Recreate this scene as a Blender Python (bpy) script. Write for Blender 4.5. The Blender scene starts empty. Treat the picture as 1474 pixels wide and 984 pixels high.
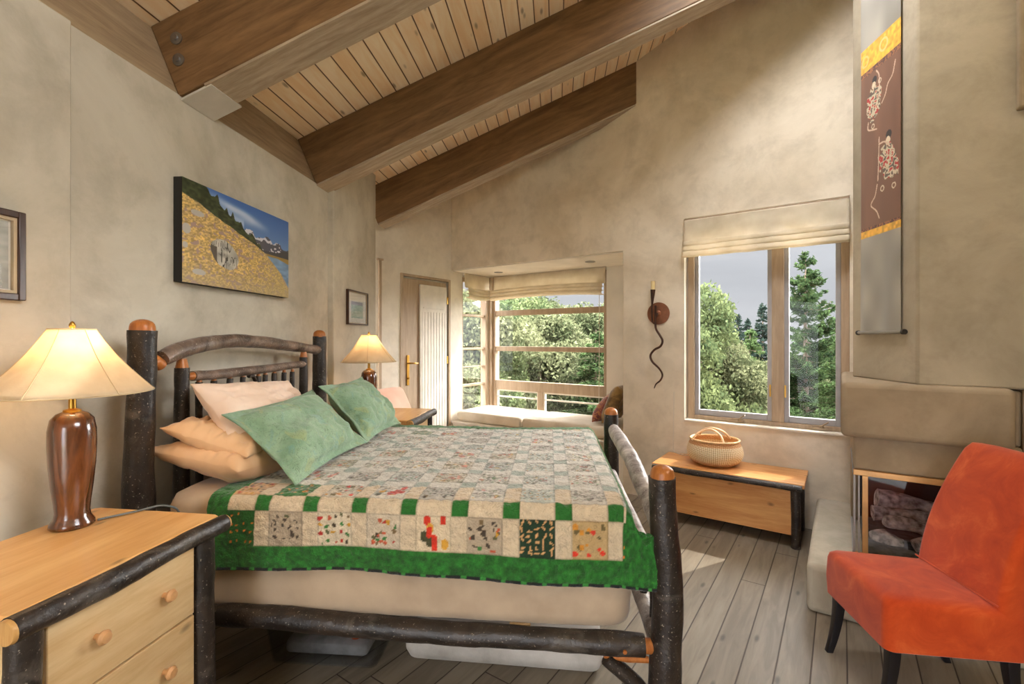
import bpy, math, random
import numpy as np
from mathutils import Vector, Matrix, noise
R = math.radians
random.seed(7)
rng = np.random.default_rng(11)
FL, CX, HY, H = 680.0, 737.0, 488.0, 1.5      # focal length in pixels, vanishing line, eye height
S = bpy.context.scene
COL = S.collection

# ------------------------------------------------------------------ frames
class Frame:
    """a plan direction system standing in the room (origin, turn about Z)"""
    def __init__(s, ox, oy, ang):
        s.o = (ox, oy); s.a = ang; s.c = math.cos(ang); s.s = math.sin(ang)
    def w(s, x, y, z=0.0):
        return Vector((s.o[0] + x*s.c - y*s.s, s.o[1] + x*s.s + y*s.c, z))
    def loc(s, X, Y):
        dx, dy = X - s.o[0], Y - s.o[1]
        return dx*s.c + dy*s.s, -dx*s.s + dy*s.c
    def x(s, px, y):
        t = (px-CX)/FL
        return (t*(s.o[1]+y*s.c) - s.o[0] + y*s.s)/(s.c - t*s.s)
    def y(s, px, x):
        t = (px-CX)/FL
        return (s.o[0] + x*s.c - t*(s.o[1]+x*s.s))/(s.s + t*s.c)
    def z(s, py, x, y):
        return H - (py-HY)/FL*(s.o[1] + x*s.s + y*s.c)
LF = Frame(-1.823, 0, -R(5.54))                # left wall: x into the room, y along the wall
FF = Frame(-.7555, 5.906, -R(34.9))            # window wall: x along it, y outward
BF = Frame(-1.468, 1.877, -R(4.6))             # bed: x head to foot, y across
NF = Frame(-.973, 1.606, -R(8.5))              # near nightstand, front far corner

# ------------------------------------------------------------------ mesh building
class MB:
    def __init__(s): s.v = []; s.f = []; s.m = []; s.mi = 0
    def add(s, vs, fs):
        b = len(s.v); s.v += [tuple(p) for p in vs]
        for f in fs: s.f.append(tuple(i+b for i in f)); s.m.append(s.mi)
        return s
    def box(s, x0, x1, y0, y1, z0, z1, M=None):
        v = [(x, y, z) for z in (z0, z1) for y in (y0, y1) for x in (x0, x1)]
        if M is not None: v = [M @ Vector(p) for p in v]
        return s.add(v, [(0,2,3,1),(4,5,7,6),(0,1,5,4),(2,6,7,3),(0,4,6,2),(1,3,7,5)])
    def prism(s, poly, a0, a1, axis='y'):
        n = len(poly)
        def P(u, t, a): return (u, a, t) if axis == 'y' else ((a, u, t) if axis == 'x' else (u, t, a))
        v = [P(u, t, a0) for u, t in poly] + [P(u, t, a1) for u, t in poly]
        f = [tuple(range(n)), tuple(range(2*n-1, n-1, -1))]
        f += [(i, i+n, (i+1) % n + n, (i+1) % n) for i in range(n)]
        return s.add(v, f)
    def rings(s, rings, cap=True, closed=True):
        n = len(rings[0]); v = [p for r in rings for p in r]; f = []
        for k in range(len(rings)-1):
            for i in range(n if closed else n-1):
                j = (i+1) % n
                f.append((k*n+i, k*n+j, (k+1)*n+j, (k+1)*n+i))
        if cap:
            f.append(tuple(range(n-1, -1, -1))); f.append(tuple((len(rings)-1)*n+i for i in range(n)))
        return s.add(v, f)
    def lathe(s, prof, seg=32, c=(0,0,0), M=None, cap=True, sq=1.0):
        rs = []
        for r, z in prof:
            ring = [Vector((c[0]+r*math.cos(2*math.pi*i/seg), c[1]+r*sq*math.sin(2*math.pi*i/seg), c[2]+z)) for i in range(seg)]
            if M is not None: ring = [M @ p for p in ring]
            rs.append(ring)
        return s.rings(rs, cap)
    def tube(s, pts, rad, seg=12, rough=0.0, seed=0, res=None, dome=0.0):
        pts = [Vector(p) for p in pts]
        if not hasattr(rad, '__len__'): rad = [rad]*len(pts)
        if res: pts, rad = resample(pts, rad, res)
        n = len(pts); rs = []
        t0 = (pts[1]-pts[0]).normalized()
        up = Vector((0,0,1)) if abs(t0.z) < .9 else Vector((1,0,0))
        a = t0.cross(up).normalized()
        for k, p in enumerate(pts):
            t = (pts[min(k+1, n-1)] - pts[max(k-1, 0)]).normalized()
            a = (a - t*a.dot(t)).normalized(); b = t.cross(a)
            ring = []
            for i in range(seg):
                th = 2*math.pi*i/seg; r = rad[k]
                if rough:
                    d = a*math.cos(th)+b*math.sin(th)
                    q = p*6 + d*.5 + Vector((seed*7.3, seed*3.1, 0))
                    r *= 1 + rough*(noise.noise(q) + .5*noise.noise(q*3.1))
                ring.append(p + (a*math.cos(th)+b*math.sin(th))*r)
            rs.append(ring)
        if dome:                               # rounded end
            t = (pts[-1]-pts[-2]).normalized(); last = rs[-1]; c = pts[-1]
            for u in (.35, .65, .88, .98):
                k = math.sqrt(1-u*u)
                rs.append([c + (q-c)*k + t*dome*u for q in last])
        return s.rings(rs)
    def grid(s, P):
        P = np.asarray(P); nu, nv = P.shape[:2]
        b = len(s.v); s.v += [tuple(p) for p in P.reshape(-1, 3).tolist()]
        for i in range(nu-1):
            for j in range(nv-1):
                q = b+i*nv+j
                s.f.append((q, q+nv, q+nv+1, q+1)); s.m.append(s.mi)
        return s
    def build(s, name, mat, parent=None, smooth=True, bevel=0, sharp=38, loc=None, rz=0, seg=2, tag_=None, recalc=True):
        me = bpy.data.meshes.new(name); me.from_pydata(s.v, [], s.f)
        mats = mat if isinstance(mat, (list, tuple)) else [mat]
        for m in mats: me.materials.append(m)
        if len(mats) > 1: me.polygons.foreach_set('material_index', s.m)
        if recalc:
            import bmesh
            bm = bmesh.new(); bm.from_mesh(me); bmesh.ops.recalc_face_normals(bm, faces=bm.faces); bm.to_mesh(me); bm.free()
        if smooth:
            me.shade_smooth(); me.set_sharp_from_angle(angle=R(sharp))
        me.update()
        o = bpy.data.objects.new(name, me); COL.objects.link(o)
        if parent is not None: o.parent = parent
        if loc is not None: o.location = loc
        o.rotation_euler.z = rz
        if bevel:
            b = o.modifiers.new('bevel', 'BEVEL'); b.width = bevel; b.segments = seg; b.limit_method = 'ANGLE'; b.angle_limit = R(35)
        return o
def resample(pts, rad, n):
    P = [Vector(p) for p in pts]; m = len(P); out = []; ro = []
    for k in range(n):
        t = k/(n-1)*(m-1); i = min(int(t), m-2); f = t-i
        p0, p1, p2, p3 = P[max(i-1, 0)], P[i], P[i+1], P[min(i+2, m-1)]
        out.append(.5*((2*p1) + (p2-p0)*f + (2*p0-5*p1+4*p2-p3)*f*f + (3*p1-p0-3*p2+p3)*f**3))
        ro.append(rad[i]*(1-f)+rad[i+1]*f)
    return out, ro
def rrect(cx, cy, hx, hy, r, z, n=5, M=None):
    out = []
    r = min(r, hx*.999, hy*.999)
    for qx, qy, a0 in ((1,1,0),(-1,1,90),(-1,-1,180),(1,-1,270)):
        for i in range(n):
            a = R(a0+90*i/(n-1))
            out.append(Vector((cx+qx*(hx-r)+r*math.cos(a), cy+qy*(hy-r)+r*math.sin(a), z)))
    return [M @ p for p in out] if M is not None else out
def tag(o, label=None, cat=None, group=None, kind=None):
    if label: o['label'] = label
    if cat: o['category'] = cat
    if group: o['group'] = group
    if kind: o['kind'] = kind
    return o
def thing(name, label, cat, loc=(0,0,0), rz=0, group=None):
    o = bpy.data.objects.new(name, None); COL.objects.link(o); o.empty_display_size = .1
    o.location = loc; o.rotation_euler.z = rz
    return tag(o, label, cat, group)
def copy_tree(o, parent=None):
    c = o.copy(); COL.objects.link(c)
    if parent is not None: c.parent = parent
    for ch in [x for x in bpy.data.objects if x.parent == o]: copy_tree(ch, c)
    return c

# ------------------------------------------------------------------ materials
def lin(c):
    return tuple((x/255/12.92 if x/255 <= .04045 else ((x/255+.055)/1.055)**2.4) for x in c) + (1.0,)
class NT:
    def __init__(s, name):
        s.m = bpy.data.materials.new(name); s.m.use_nodes = True
        s.t = s.m.node_tree; s.t.nodes.clear(); s.n = s.t.nodes
        s.out = s.n.new('ShaderNodeOutputMaterial')
    def l(s, a, b): s.t.links.new(a, b)
    def put(s, sock, v):
        if v is None: return
        if hasattr(v, 'is_output'): s.l(v, sock)
        else: sock.default_value = v
    def co(s, kind='Object', scale=(1,1,1), rot=(0,0,0)):
        c = s.n.new('ShaderNodeTexCoord'); mp = s.n.new('ShaderNodeMapping')
        mp.inputs['Scale'].default_value = scale; mp.inputs['Rotation'].default_value = rot
        s.l(c.outputs[kind], mp.inputs[0]); return mp.outputs[0]
    def noise(s, vec, scale=5, detail=4, rough=.55, dist=0.0, out=0):
        n = s.n.new('ShaderNodeTexNoise'); s.l(vec, n.inputs['Vector'])
        n.inputs['Scale'].default_value = scale; n.inputs['Detail'].default_value = detail
        n.inputs['Roughness'].default_value = rough; n.inputs['Distortion'].default_value = dist
        return n.outputs[out]
    def voro(s, vec, scale=5, feat='F1', out='Distance'):
        n = s.n.new('ShaderNodeTexVoronoi'); n.feature = feat; s.l(vec, n.inputs['Vector']); n.inputs['Scale'].default_value = scale
        return n.outputs[out]
    def math(s, op, a, b=None, c=None, clamp=False):
        n = s.n.new('ShaderNodeMath'); n.operation = op; n.use_clamp = clamp
        s.put(n.inputs[0], a); s.put(n.inputs[1], b); s.put(n.inputs[2], c); return n.outputs[0]
    def mr(s, v, a, b, c=0, d=1):
        n = s.n.new('ShaderNodeMapRange'); s.put(n.inputs[0], v)
        for i, x in enumerate((a, b, c, d)): n.inputs[i+1].default_value = x
        return n.outputs[0]
    def ramp(s, v, stops):
        n = s.n.new('ShaderNodeValToRGB'); s.l(v, n.inputs[0]); e = n.color_ramp.elements
        while len(e) < len(stops): e.new(.5)
        for k, (p, c) in enumerate(stops): e[k].position = p; e[k].color = lin(c)
        return n.outputs[0]
    def mix(s, f, a, b, mode='MIX'):
        n = s.n.new('ShaderNodeMix'); n.data_type = 'RGBA'; n.blend_type = mode
        s.put(n.inputs[0], f); s.put(n.inputs[6], a); s.put(n.inputs[7], b); return n.outputs[2]
    def sep(s, v):
        n = s.n.new('ShaderNodeSeparateXYZ'); s.l(v, n.inputs[0]); return n.outputs
    def comb(s, x, y, z=0.0):
        n = s.n.new('ShaderNodeCombineXYZ'); s.put(n.inputs[0], x); s.put(n.inputs[1], y); s.put(n.inputs[2], z); return n.outputs[0]
    def white(s, v, dim='1D'):
        n = s.n.new('ShaderNodeTexWhiteNoise'); n.noise_dimensions = dim
        s.put(n.inputs['W'] if dim == '1D' else n.inputs['Vector'], v); return n.outputs[0]
    def bump(s, h, st=.3, d=.01):
        n = s.n.new('ShaderNodeBump'); s.l(h, n.inputs['Height']); n.inputs['Strength'].default_value = st; n.inputs['Distance'].default_value = d
        return n.outputs[0]
    def bsdf(s, color, rough=.6, normal=None, metal=0, spec=.5, sheen=0, coat=0):
        b = s.n.new('ShaderNodeBsdfPrincipled')
        if isinstance(color, tuple) and len(color) == 3: color = lin(color)
        s.put(b.inputs['Base Color'], color); s.put(b.inputs['Roughness'], rough); b.inputs['Metallic'].default_value = metal
        b.inputs['Specular IOR Level'].default_value = spec
        if sheen: b.inputs['Sheen Weight'].default_value = sheen
        if coat: b.inputs['Coat Weight'].default_value = coat; b.inputs['Coat Roughness'].default_value = .15
        if normal is not None: s.l(normal, b.inputs['Normal'])
        return b.outputs[0]
    def end(s, sh): s.l(sh, s.out.inputs[0]); return s.m
def simple(name, c, rough=.6, var=.12, scale=8, metal=0, bump=0, spec=.5, sheen=0, coat=0, bscale=60):
    t = NT(name); v = t.co()
    n = t.noise(v, scale, 4)
    lo = tuple(max(0, x*(1-var)) for x in c); hi = tuple(min(255, x*(1+var*.7)) for x in c)
    col = t.ramp(n, [(.3, lo), (.7, hi)])
    nm = t.bump(t.noise(v, bscale, 3), bump, .004) if bump else None
    return t.end(t.bsdf(col, rough, nm, metal, spec, sheen, coat))
def plaster(name, a, b, scale=1.1):
    t = NT(name); v = t.co()
    n1 = t.noise(v, scale, 7, .62, .6); n2 = t.noise(v, scale*3.2, 7, .68, .25)
    col = t.ramp(n1, [(.34, b), (.66, a)])
    spot = t.mr(n2, .46, .72, 0, .55)
    col = t.mix(spot, col, lin(tuple(x*.86 for x in b)))
    h = t.math('ADD', t.noise(v, 7, 5), t.math('MULTIPLY', n2, .6))
    return t.end(t.bsdf(col, .85, t.bump(h, .25, .012), spec=.2))
def wood(name, a, b, axis='x', rough=.5, knots=True, scale=1.0, spec=.4, coat=0, contrast=1):
    t = NT(name); k = {'x': (1, 9, 9), 'y': (9, 1, 9), 'z': (9, 9, 1)}[axis]
    v = t.co(scale=tuple(q*scale for q in k)); v1 = t.co()
    g = t.noise(v, 2.2, 6, .6, .8)
    fine = t.noise(v, 14, 3, .6)
    f = t.math('ADD', t.math('MULTIPLY', g, .8), t.math('MULTIPLY', fine, .25))
    col = t.ramp(f, [(.38, b), (.68, a)])
    if knots:
        sx, sy, sz = t.sep(v1)[:3]
        la, cr1, cr2 = {'x': (sx, sy, sz), 'y': (sy, sx, sz), 'z': (sz, sx, sy)}[axis]
        kv = t.comb(t.math('MULTIPLY', la, 2.6), t.math('ADD', t.math('MULTIPLY', t.math('ADD', cr1, cr2), 5.6), t.math('MULTIPLY', g, .35)))
        vn = t.n.new('ShaderNodeTexVoronoi'); vn.voronoi_dimensions = '2D'; t.l(kv, vn.inputs['Vector']); vn.inputs['Scale'].default_value = 1.0
        kn = t.mr(vn.outputs['Distance'], .02, .075, .62, 0)
        col = t.mix(kn, col, lin(tuple(x*.5 for x in b)))
    return t.end(t.bsdf(col, rough, t.bump(fine, .12, .004), spec=spec, coat=coat))
def planks(name, width, a, b, seam, rough=.5, spec=.4, ends=None, knots=True, seamw=.03):
    """boards lying along local Y, dealt across local X"""
    t = NT(name); v = t.co(); x, y, z = t.sep(v)[:3]
    q = t.math('DIVIDE', x, width); i = t.math('FLOOR', q); fr = t.math('SUBTRACT', q, i)
    rnd = t.white(i)
    vec = t.comb(t.math('MULTIPLY', x, 9), t.math('ADD', y, t.math('MULTIPLY', rnd, 37.0)), t.math('MULTIPLY', i, 3.7))
    g = t.noise(vec, 2.2, 6, .6, .7)
    f = t.math('ADD', g, t.math('MULTIPLY', t.math('SUBTRACT', rnd, .5), .22))
    col = t.ramp(f, [(.33, b), (.67, a)])
    if knots:
        kv = t.comb(t.math('MULTIPLY', x, 9), t.math('ADD', t.math('MULTIPLY', y, 3.0), t.math('MULTIPLY', rnd, 11.0)), i)
        kn = t.mr(t.voro(kv, 1.0), .05, .13, .7, 0)
        col = t.mix(kn, col, lin(tuple(p*.55 for p in b)))
    e = t.math('ABSOLUTE', t.math('SUBTRACT', fr, .5))
    sm = t.mr(e, .5-seamw, .5-seamw*.4, 0, 1)
    if ends:
        yy = t.math('ADD', t.math('DIVIDE', y, ends), t.math('MULTIPLY', rnd, 5.0))
        fy = t.math('ABSOLUTE', t.math('SUBTRACT', t.math('FRACT', yy), .5))
        sm = t.math('MAXIMUM', sm, t.mr(fy, .4985, .4993, 0, 1))
    col = t.mix(sm, col, lin(seam))
    hgt = t.math('SUBTRACT', t.math('MULTIPLY', g, .15), sm)
    return t.end(t.bsdf(col, rough, t.bump(hgt, .5, .004), spec=spec))
def bark(name, a, b, speck, rough=.42):
    t = NT(name); v = t.co()
    g = t.noise(v, 11, 6, .65, .5)
    col = t.ramp(g, [(.35, b), (.7, a)])
    s1 = t.mr(t.noise(v, 120, 2, .5), .66, .72, 0, .75)
    s2 = t.mr(t.noise(v, 5, 4, .6, 1.5), .56, .66, 0, .38)
    col = t.mix(s1, col, lin(speck)); col = t.mix(s2, col, lin(tuple(x*.72 for x in speck)))
    return t.end(t.bsdf(col, rough, t.bump(t.math('ADD', g, t.noise(v, 45, 4)), .55, .006), spec=.5))
def glass(name, tint=(1,1,1,1), refl=.006, rough=0.02):
    t = NT(name); a = t.n.new('ShaderNodeBsdfTransparent'); a.inputs[0].default_value = tint
    g = t.n.new('ShaderNodeBsdfGlossy'); g.inputs['Roughness'].default_value = rough
    lw = t.n.new('ShaderNodeLayerWeight'); lw.inputs[0].default_value = .25
    m = t.n.new('ShaderNodeMixShader')
    t.l(t.mr(lw.outputs['Fresnel'], 0, 1, refl, .16), m.inputs[0]); t.l(a.outputs[0], m.inputs[1]); t.l(g.outputs[0], m.inputs[2])
    return t.end(m.outputs[0])
def cloth(name, a, b, rough=.9, trans=.0, scale=5, bump=.25, bscale=180, sheen=.2):
    t = NT(name); v = t.co()
    col = t.ramp(t.noise(v, scale, 4), [(.35, b), (.65, a)])
    nm = t.bump(t.noise(v, bscale, 3), bump, .002)
    s1 = t.bsdf(col, rough, nm, spec=.2, sheen=sheen)
    if trans:
        tr = t.n.new('ShaderNodeBsdfTranslucent'); t.l(col, tr.inputs[0])
        m = t.n.new('ShaderNodeMixShader'); m.inputs[0].default_value = trans
        t.l(s1, m.inputs[1]); t.l(tr.outputs[0], m.inputs[2]); return t.end(m.outputs[0])
    return t.end(s1)
def painted(name, rough=.8, spec=.2, bump=None, sheen=0):
    """pattern carried by the mesh's own colour attribute"""
    t = NT(name); a = t.n.new('ShaderNodeVertexColor'); a.layer_name = 'pattern'
    nm = None; colr = a.outputs[0]
    if bump:
        v = t.co(); sl = t.mr(t.math('ABSOLUTE', t.math('SUBTRACT', t.noise(v, 24, 2, .5, 1.6), .5)), 0, .022, .34, 0)
        colr = t.mix(sl, colr, t.mix(1.0, colr, (.25,.25,.25,1), 'MULTIPLY')); nm = t.bump(t.math('ADD', t.noise(v, bump, 3, .6, 1.0), t.noise(v, bump*3, 2)), .7, .006)
    return t.end(t.bsdf(colr, rough, nm, spec=spec, sheen=sheen))

M = dict(
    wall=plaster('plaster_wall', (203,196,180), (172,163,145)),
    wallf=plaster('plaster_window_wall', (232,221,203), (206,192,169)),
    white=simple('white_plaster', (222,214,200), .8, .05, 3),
    chim=plaster('plaster_chimney', (172,154,129), (148,130,106)),
    breast=plaster('plaster_breast', (186,174,153), (160,148,127)),
    walld=plaster('plaster_pale', (232,225,212), (214,205,190)),  # paler wall plaster, lightened to make up for weak light on the door wall
    floor=planks('floor_boards', .134, (142,131,114), (118,107,91), (66,54,42), .5, .35, ends=2.7),
    ceil=planks('ceiling_boards', .112, (248,232,206), (238,208,168), (96,66,42), .55, .3, seamw=.05),
    beam=wood('beam_wood', (138,106,72), (100,74,48), 'x', .6, knots=False),
    soffit=wood('weathered_board', (182,166,146), (146,128,108), 'x', .65, knots=False, scale=1.4),
    ledger=wood('ledger_wood', (168,146,116), (134,112,86), 'y', .6, knots=False),
    pine=wood('honey_pine', (234,190,128), (212,156,94), 'y', .32, scale=.7, coat=.25),
    pine2=wood('pale_pine', (226,198,152), (204,168,120), 'y', .42, scale=.8),
    pinex=wood('chest_pine', (226,172,110), (198,134,76), 'x', .34, scale=.7, coat=.2),
    bark=bark('hickory_bark', (54,43,36), (20,17,16), (150,140,128)),
    barkl=bark('sky_sheen_bark', (206,200,196), (100,90,86), (240,238,236), .35),  # bark paled to paint the sky's reflection on the foot rails
    barkm=bark('polished_hickory_bark', (142,122,108), (56,44,38), (206,198,192), .32),
    tip=wood('end_grain', (192,122,62), (154,90,42), 'z', .3, knots=False, scale=2),
    frame=wood('window_timber', (180,158,132), (156,134,110), 'z', .5, knots=False),
    framew=simple('white_window_frame', (216,208,196), .5, .05),
    alum=simple('grey_sash_metal', (160,158,160), .4, .05),
    glass=glass('window_glass'),
    shade=cloth('roman_shade_linen', (236,226,206), (220,208,184), trans=.35),
    lamps=cloth('lamp_shade_fabric', (240,226,198), (232,216,186), trans=.55, scale=20),
    ceram=None,
    brass=simple('brass', (196,150,70), .28, .1, metal=1),
    iron=simple('rusty_iron', (74,48,36), .55, .25, 20, metal=.5, bump=.2),
    ironr=simple('copper_brown_disc', (132,84,58), .5, .2, 12, metal=.4, bump=.2),
    candle=simple('candle_wax', (226,204,150), .5, .05),
    sheet=cloth('sand_sheet', (192,172,148), (174,154,132), bump=.1),
    peach=cloth('peach_pillowcase', (222,184,144), (204,162,120), bump=.1, scale=3),
    pinky=cloth('pale_pink_pillowcase', (232,208,188), (218,186,160), bump=.1, scale=3),
    chair=None, chairb=simple('black_leg', (24,22,26), .35, .1),
    seatc=cloth('window_seat_cover', (226,216,198), (208,196,176)),
    blanket=cloth('white_blanket', (196,190,182), (160,154,146), bscale=60, bump=.6),
    black=simple('black_canvas_edge', (20,19,18), .7, .1),
    dark=simple('sooty_metal', (30,24,24), .6, .3),
    steel=simple('steel', (150,150,152), .35, .05, metal=1),
    plastic=glass('clear_plastic', (.90,.92,.94,1), .10, .15),
    picf=wood('dark_walnut_frame', (74,48,34), (44,28,22), 'z', .3, knots=False),
    tip2=wood('sawn_end', (214,172,110), (184,136,78), 'z', .4, knots=False, scale=2),
    knob=simple('turned_knob', (206,156,106), .35, .1, 20),
    plate=simple('painted_plate', (196,192,186), .6, .04),
    mat=simple('picture_mount', (214,212,204), .6, .04),
    cordw=simple('white_cord', (214,206,192), .5, .03), cordg=simple('grey_cord', (92,98,98), .5, .05),
)
# glazed brown lamp base
t = NT('brown_glaze'); v = t.co(scale=(14,14,1.6))
M['ceram'] = t.end(t.bsdf(t.ramp(t.noise(v, 1.6, 5, .6, .5), [(.3, (40,20,12)), (.5, (82,44,22)), (.72, (128,72,34))]), .16, None, spec=.7, coat=.6))
# orange velvet
t = NT('orange_velvet'); v = t.co()
nn = t.noise(v, 6, 5, .65, .8)
M['chair'] = t.end(t.bsdf(t.ramp(nn, [(.32, (182,60,18)), (.55, (204,78,28)), (.72, (222,102,48))]), .8, t.bump(nn, .12, .01), spec=.2, sheen=.25))
M['salmon'] = cloth('glare_pale_velvet', (246,206,186), (238,190,168))  # the chair orange, paled in the colour to show glare
# ------------------------------------------------------------------ room shell
TP = .425                                   # roof pitch
PA = math.atan(TP)
ZT, ZC = 2.66, 3.08                         # wall top and roof boards at the left wall
def zc(x, y):                               # roof height over a plan point
    r, _ = LF.loc(x, y); return ZC + TP*r
def zcF(p, q): w = FF.w(p, q); return zc(w.x, w.y)
def zcL(r): return ZC + TP*r
def struct(mb, name, mat, frame=None, **k):
    o = mb.build(name, mat, None, loc=(frame.o[0], frame.o[1], 0) if frame else None, rz=frame.a if frame else 0, **k)
    o['kind'] = 'structure'; return o
fl = MB().box(-5.0, 7.0, -8.2, 1.0, -.12, 0)
struct(fl, 'floor', M['floor'], FF, smooth=False)
# ceiling: boards laid along the left wall, sloping up into the room (local x is along the slope)
K0, K1, K2, K3 = 2.8, 3.75, 2.52, 3.3      # added skylight between two beams, out of view, to light the window wall
cl = MB().box(-.6, K0, -3.4, 6.8, 0, .05).box(K1, 9.0, -3.4, 6.8, 0, .05).box(K0, K1, -3.4, K2, 0, .05).box(K0, K1, K3, 6.8, 0, .05)
o = cl.build('ceiling', M['ceil'], None, smooth=False)
o.location = (LF.o[0], LF.o[1], ZC); o.rotation_euler = (0, -PA, LF.a); o['kind'] = 'structure'
sk = MB().box(K0, K1, K2, K2+.06, 0, .15).box(K0, K1, K3-.06, K3, 0, .15).box(K0, K0+.06, K2+.06, K3-.06, 0, .15).box(K1-.06, K1, K2+.06, K3-.06, 0, .15)
sk_o = sk.build('added_skylight', M['white'], None, smooth=False); sk_o.location = o.location; sk_o.rotation_euler = o.rotation_euler; sk_o['kind'] = 'structure'
MB().box(K0+.06, K1-.06, K2+.06, K3-.06, .09, .10).build('pane', M['glass'], sk_o, smooth=False)
# left wall
sa = LF.y(103.4, .033); sb = LF.y(472, 0); sc_ = LF.y(541, .047)
wl = MB().box(-.16, 0, sa-.05, sb+.03, 0, ZT+.02).box(-.16, .033, -.9, sa, 0, ZT+.012).box(-.16, .033, -2.6, -.9, 2.3, ZT+.012).box(-.16, .033, -3.3, -2.6, 0, ZT+.012)  # gap behind the camera is unseen, added to let light in
wl.box(-.05, .015, sa-.001, sa+.012, 0, ZT)
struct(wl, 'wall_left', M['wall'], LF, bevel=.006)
sp = MB().prism([(-.16, 0), (.047, 0), (.047, zcL(.047)), (-.16, zcL(-.16))], sb, sc_)
struct(sp, 'wall_left_return', M['wall'], LF, bevel=.008)
# window wall (local x along it, y outward)
P1 = FF.x(897, 0); W0 = FF.x(985, 0); W1 = 4.05; WZ0, WZ1 = .763, 2.592; BZ = 2.365
far = MB(); T = .22
far.prism([(-.12, BZ), (P1, BZ), (P1, zcF(P1,0)), (-.12, zcF(-.12,0))], 0, T)
far.prism([(P1, 0), (W0, 0), (W0, zcF(W0,0)), (P1, zcF(P1,0))], 0, T)
far.prism([(W0, 0), (W1, 0), (W1, WZ0), (W0, WZ0)], 0, T)
far.prism([(W0, WZ1), (W1, WZ1), (W1, zcF(W1,0)), (W0, zcF(W0,0))], 0, T)
far.prism([(W1, 0), (6.9, 0), (6.9, zcF(6.9,0)), (W1, zcF(W1,0))], 0, T)
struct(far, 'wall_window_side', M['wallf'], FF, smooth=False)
# door wall and the side of the window seat
D0, D1, DZ = -.80, -.062, 2.205
dw = MB()
BQ = .80; S0, S1, SZ0, SZ1 = .20, .74, .50, 2.30
zt = lambda q: zcF(0, q)
dw.prism([(-1.75, 0), (D0, 0), (D0, zt(D0)), (-1.75, zt(-1.75))], -.12, 0, 'x')
dw.prism([(D0, DZ), (D1, DZ), (D1, zt(D1)), (D0, zt(D0))], -.12, 0, 'x')
dw.prism([(D1, 0), (S0, 0), (S0, zt(S0)), (D1, zt(D1))], -.12, 0, 'x')
dw.prism([(S0, 0), (BQ+.1, 0), (BQ+.1, SZ0), (S0, SZ0)], -.12, 0, 'x')
dw.prism([(S0, SZ1), (BQ+.1, SZ1), (BQ+.1, BZ+.1), (S0, BZ+.1)], -.12, 0, 'x')
dw.prism([(S1, SZ0), (BQ, SZ0), (BQ, SZ1), (S1, SZ1)], -.12, 0, 'x')
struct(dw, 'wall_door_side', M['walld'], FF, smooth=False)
# window-seat alcove: soffit, outer wall pieces, right reveal; white stands in for bounced light
bx1 = FF.x(873, BQ)
al = MB().box(-.12, P1+.2, T+.001, BQ+.22, BZ, BZ+.15)
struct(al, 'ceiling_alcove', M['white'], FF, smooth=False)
al = MB().box(P1, P1+.12, T+.001, BQ+.2, 0, BZ).box(bx1, P1+.001, BQ, BQ+.18, 0, BZ)
al.box(-.0, bx1, BQ, BQ+.18, 0, .50)
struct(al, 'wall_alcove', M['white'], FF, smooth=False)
sf = MB().box(0.001, P1-.001, .02, BQ-.001, BZ-.012, BZ-.001)
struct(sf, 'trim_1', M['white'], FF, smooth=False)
# right and rear walls with unseen openings added to brighten the room
XR = 6.2
rw = MB()
for a, b, z0, z1 in ((0, -2.0, 0, 5.9), (-2.0, -8.2, 0, 3.0), (-2.0, -8.2, 5.2, 5.9), (-4.8, -5.1, 3.0, 5.2), (-7.9, -8.2, 3.0, 5.2)):
    rw.box(XR, XR+.15, min(a, b), max(a, b), z0, z1)
struct(rw, 'wall_right', M['wall'], FF, smooth=False)
bw = MB()
for a, b, z0, z1 in ((-.2, .4, 0, 3.2), (2.0, 9, 0, 6), (.4, 2.0, 2.5, 4.5)):
    bw.box(a, b, -2.7, -2.55, z0, z1)
struct(bw, 'wall_rear', M['wall'], LF, smooth=False)

# ------------------------------------------------------------------ roof timbers
BL = .387                                    # beam depth square to the slope
def beam(s0, width, length, label, bolts=None, plate=False, soff=.1):
    w = LF.w(0, s0, ZT)
    t = thing('ceiling_beam', label, 'beam', w, LF.a)
    t.rotation_euler = (0, -PA, LF.a)
    MB().box(0, length, 0, width, .012, BL).build('timber', M['beam'], t, bevel=.006)
    MB().box(soff, length, .004, width-.002, 0, .0125).box(soff+.02, length, width*.42, width*.44, -.001, .0).build('soffit_board', M['soffit'], t, bevel=.003)
    if plate:
        MB().box(.0, soff+.03, .01, width+.03, -.006, .004).build('bearing_plate', M['plate'], t)
    for x, z in bolts or ():
        b = MB().lathe([(.001, 0), (.030, .0), (.030, .005), (.014, .007), (.014, .016), (.001, .016)], 16, M=Matrix.Translation((x, 0, z)) @ Matrix.Rotation(R(90), 4, 'X'))
        b.build('bolt', M['steel'], t)
    return t
beam(LF.y(305, 0) - .02 - .0 if False else 2.285, .20, 7.9, 'dark brown sloping roof beam nearest the camera, with two bolt heads by the left wall', bolts=((.07, .17), (.10, .27)), plate=True, soff=.14)
beam(3.585, .20, 5.5, 'middle long brown roof beam with pale underside, crossing the whole photo', soff=.0)
beam(4.815, .19, 3.05, 'short far roof beam that ends in the tan wall above the window seat', soff=.0)
lg = MB().prism([(.0, 0), (-.151, .356), (-.151-.14, .29), (-.14, 0)], -3.2, sb)
lo = lg.build('ledger_beam', M['ledger'], None, loc=(LF.o[0], LF.o[1], ZT), rz=LF.a, bevel=.004)
tag(lo, 'brown timber ledger running along the top of the left wall behind the beam ends', 'beam')
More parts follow.
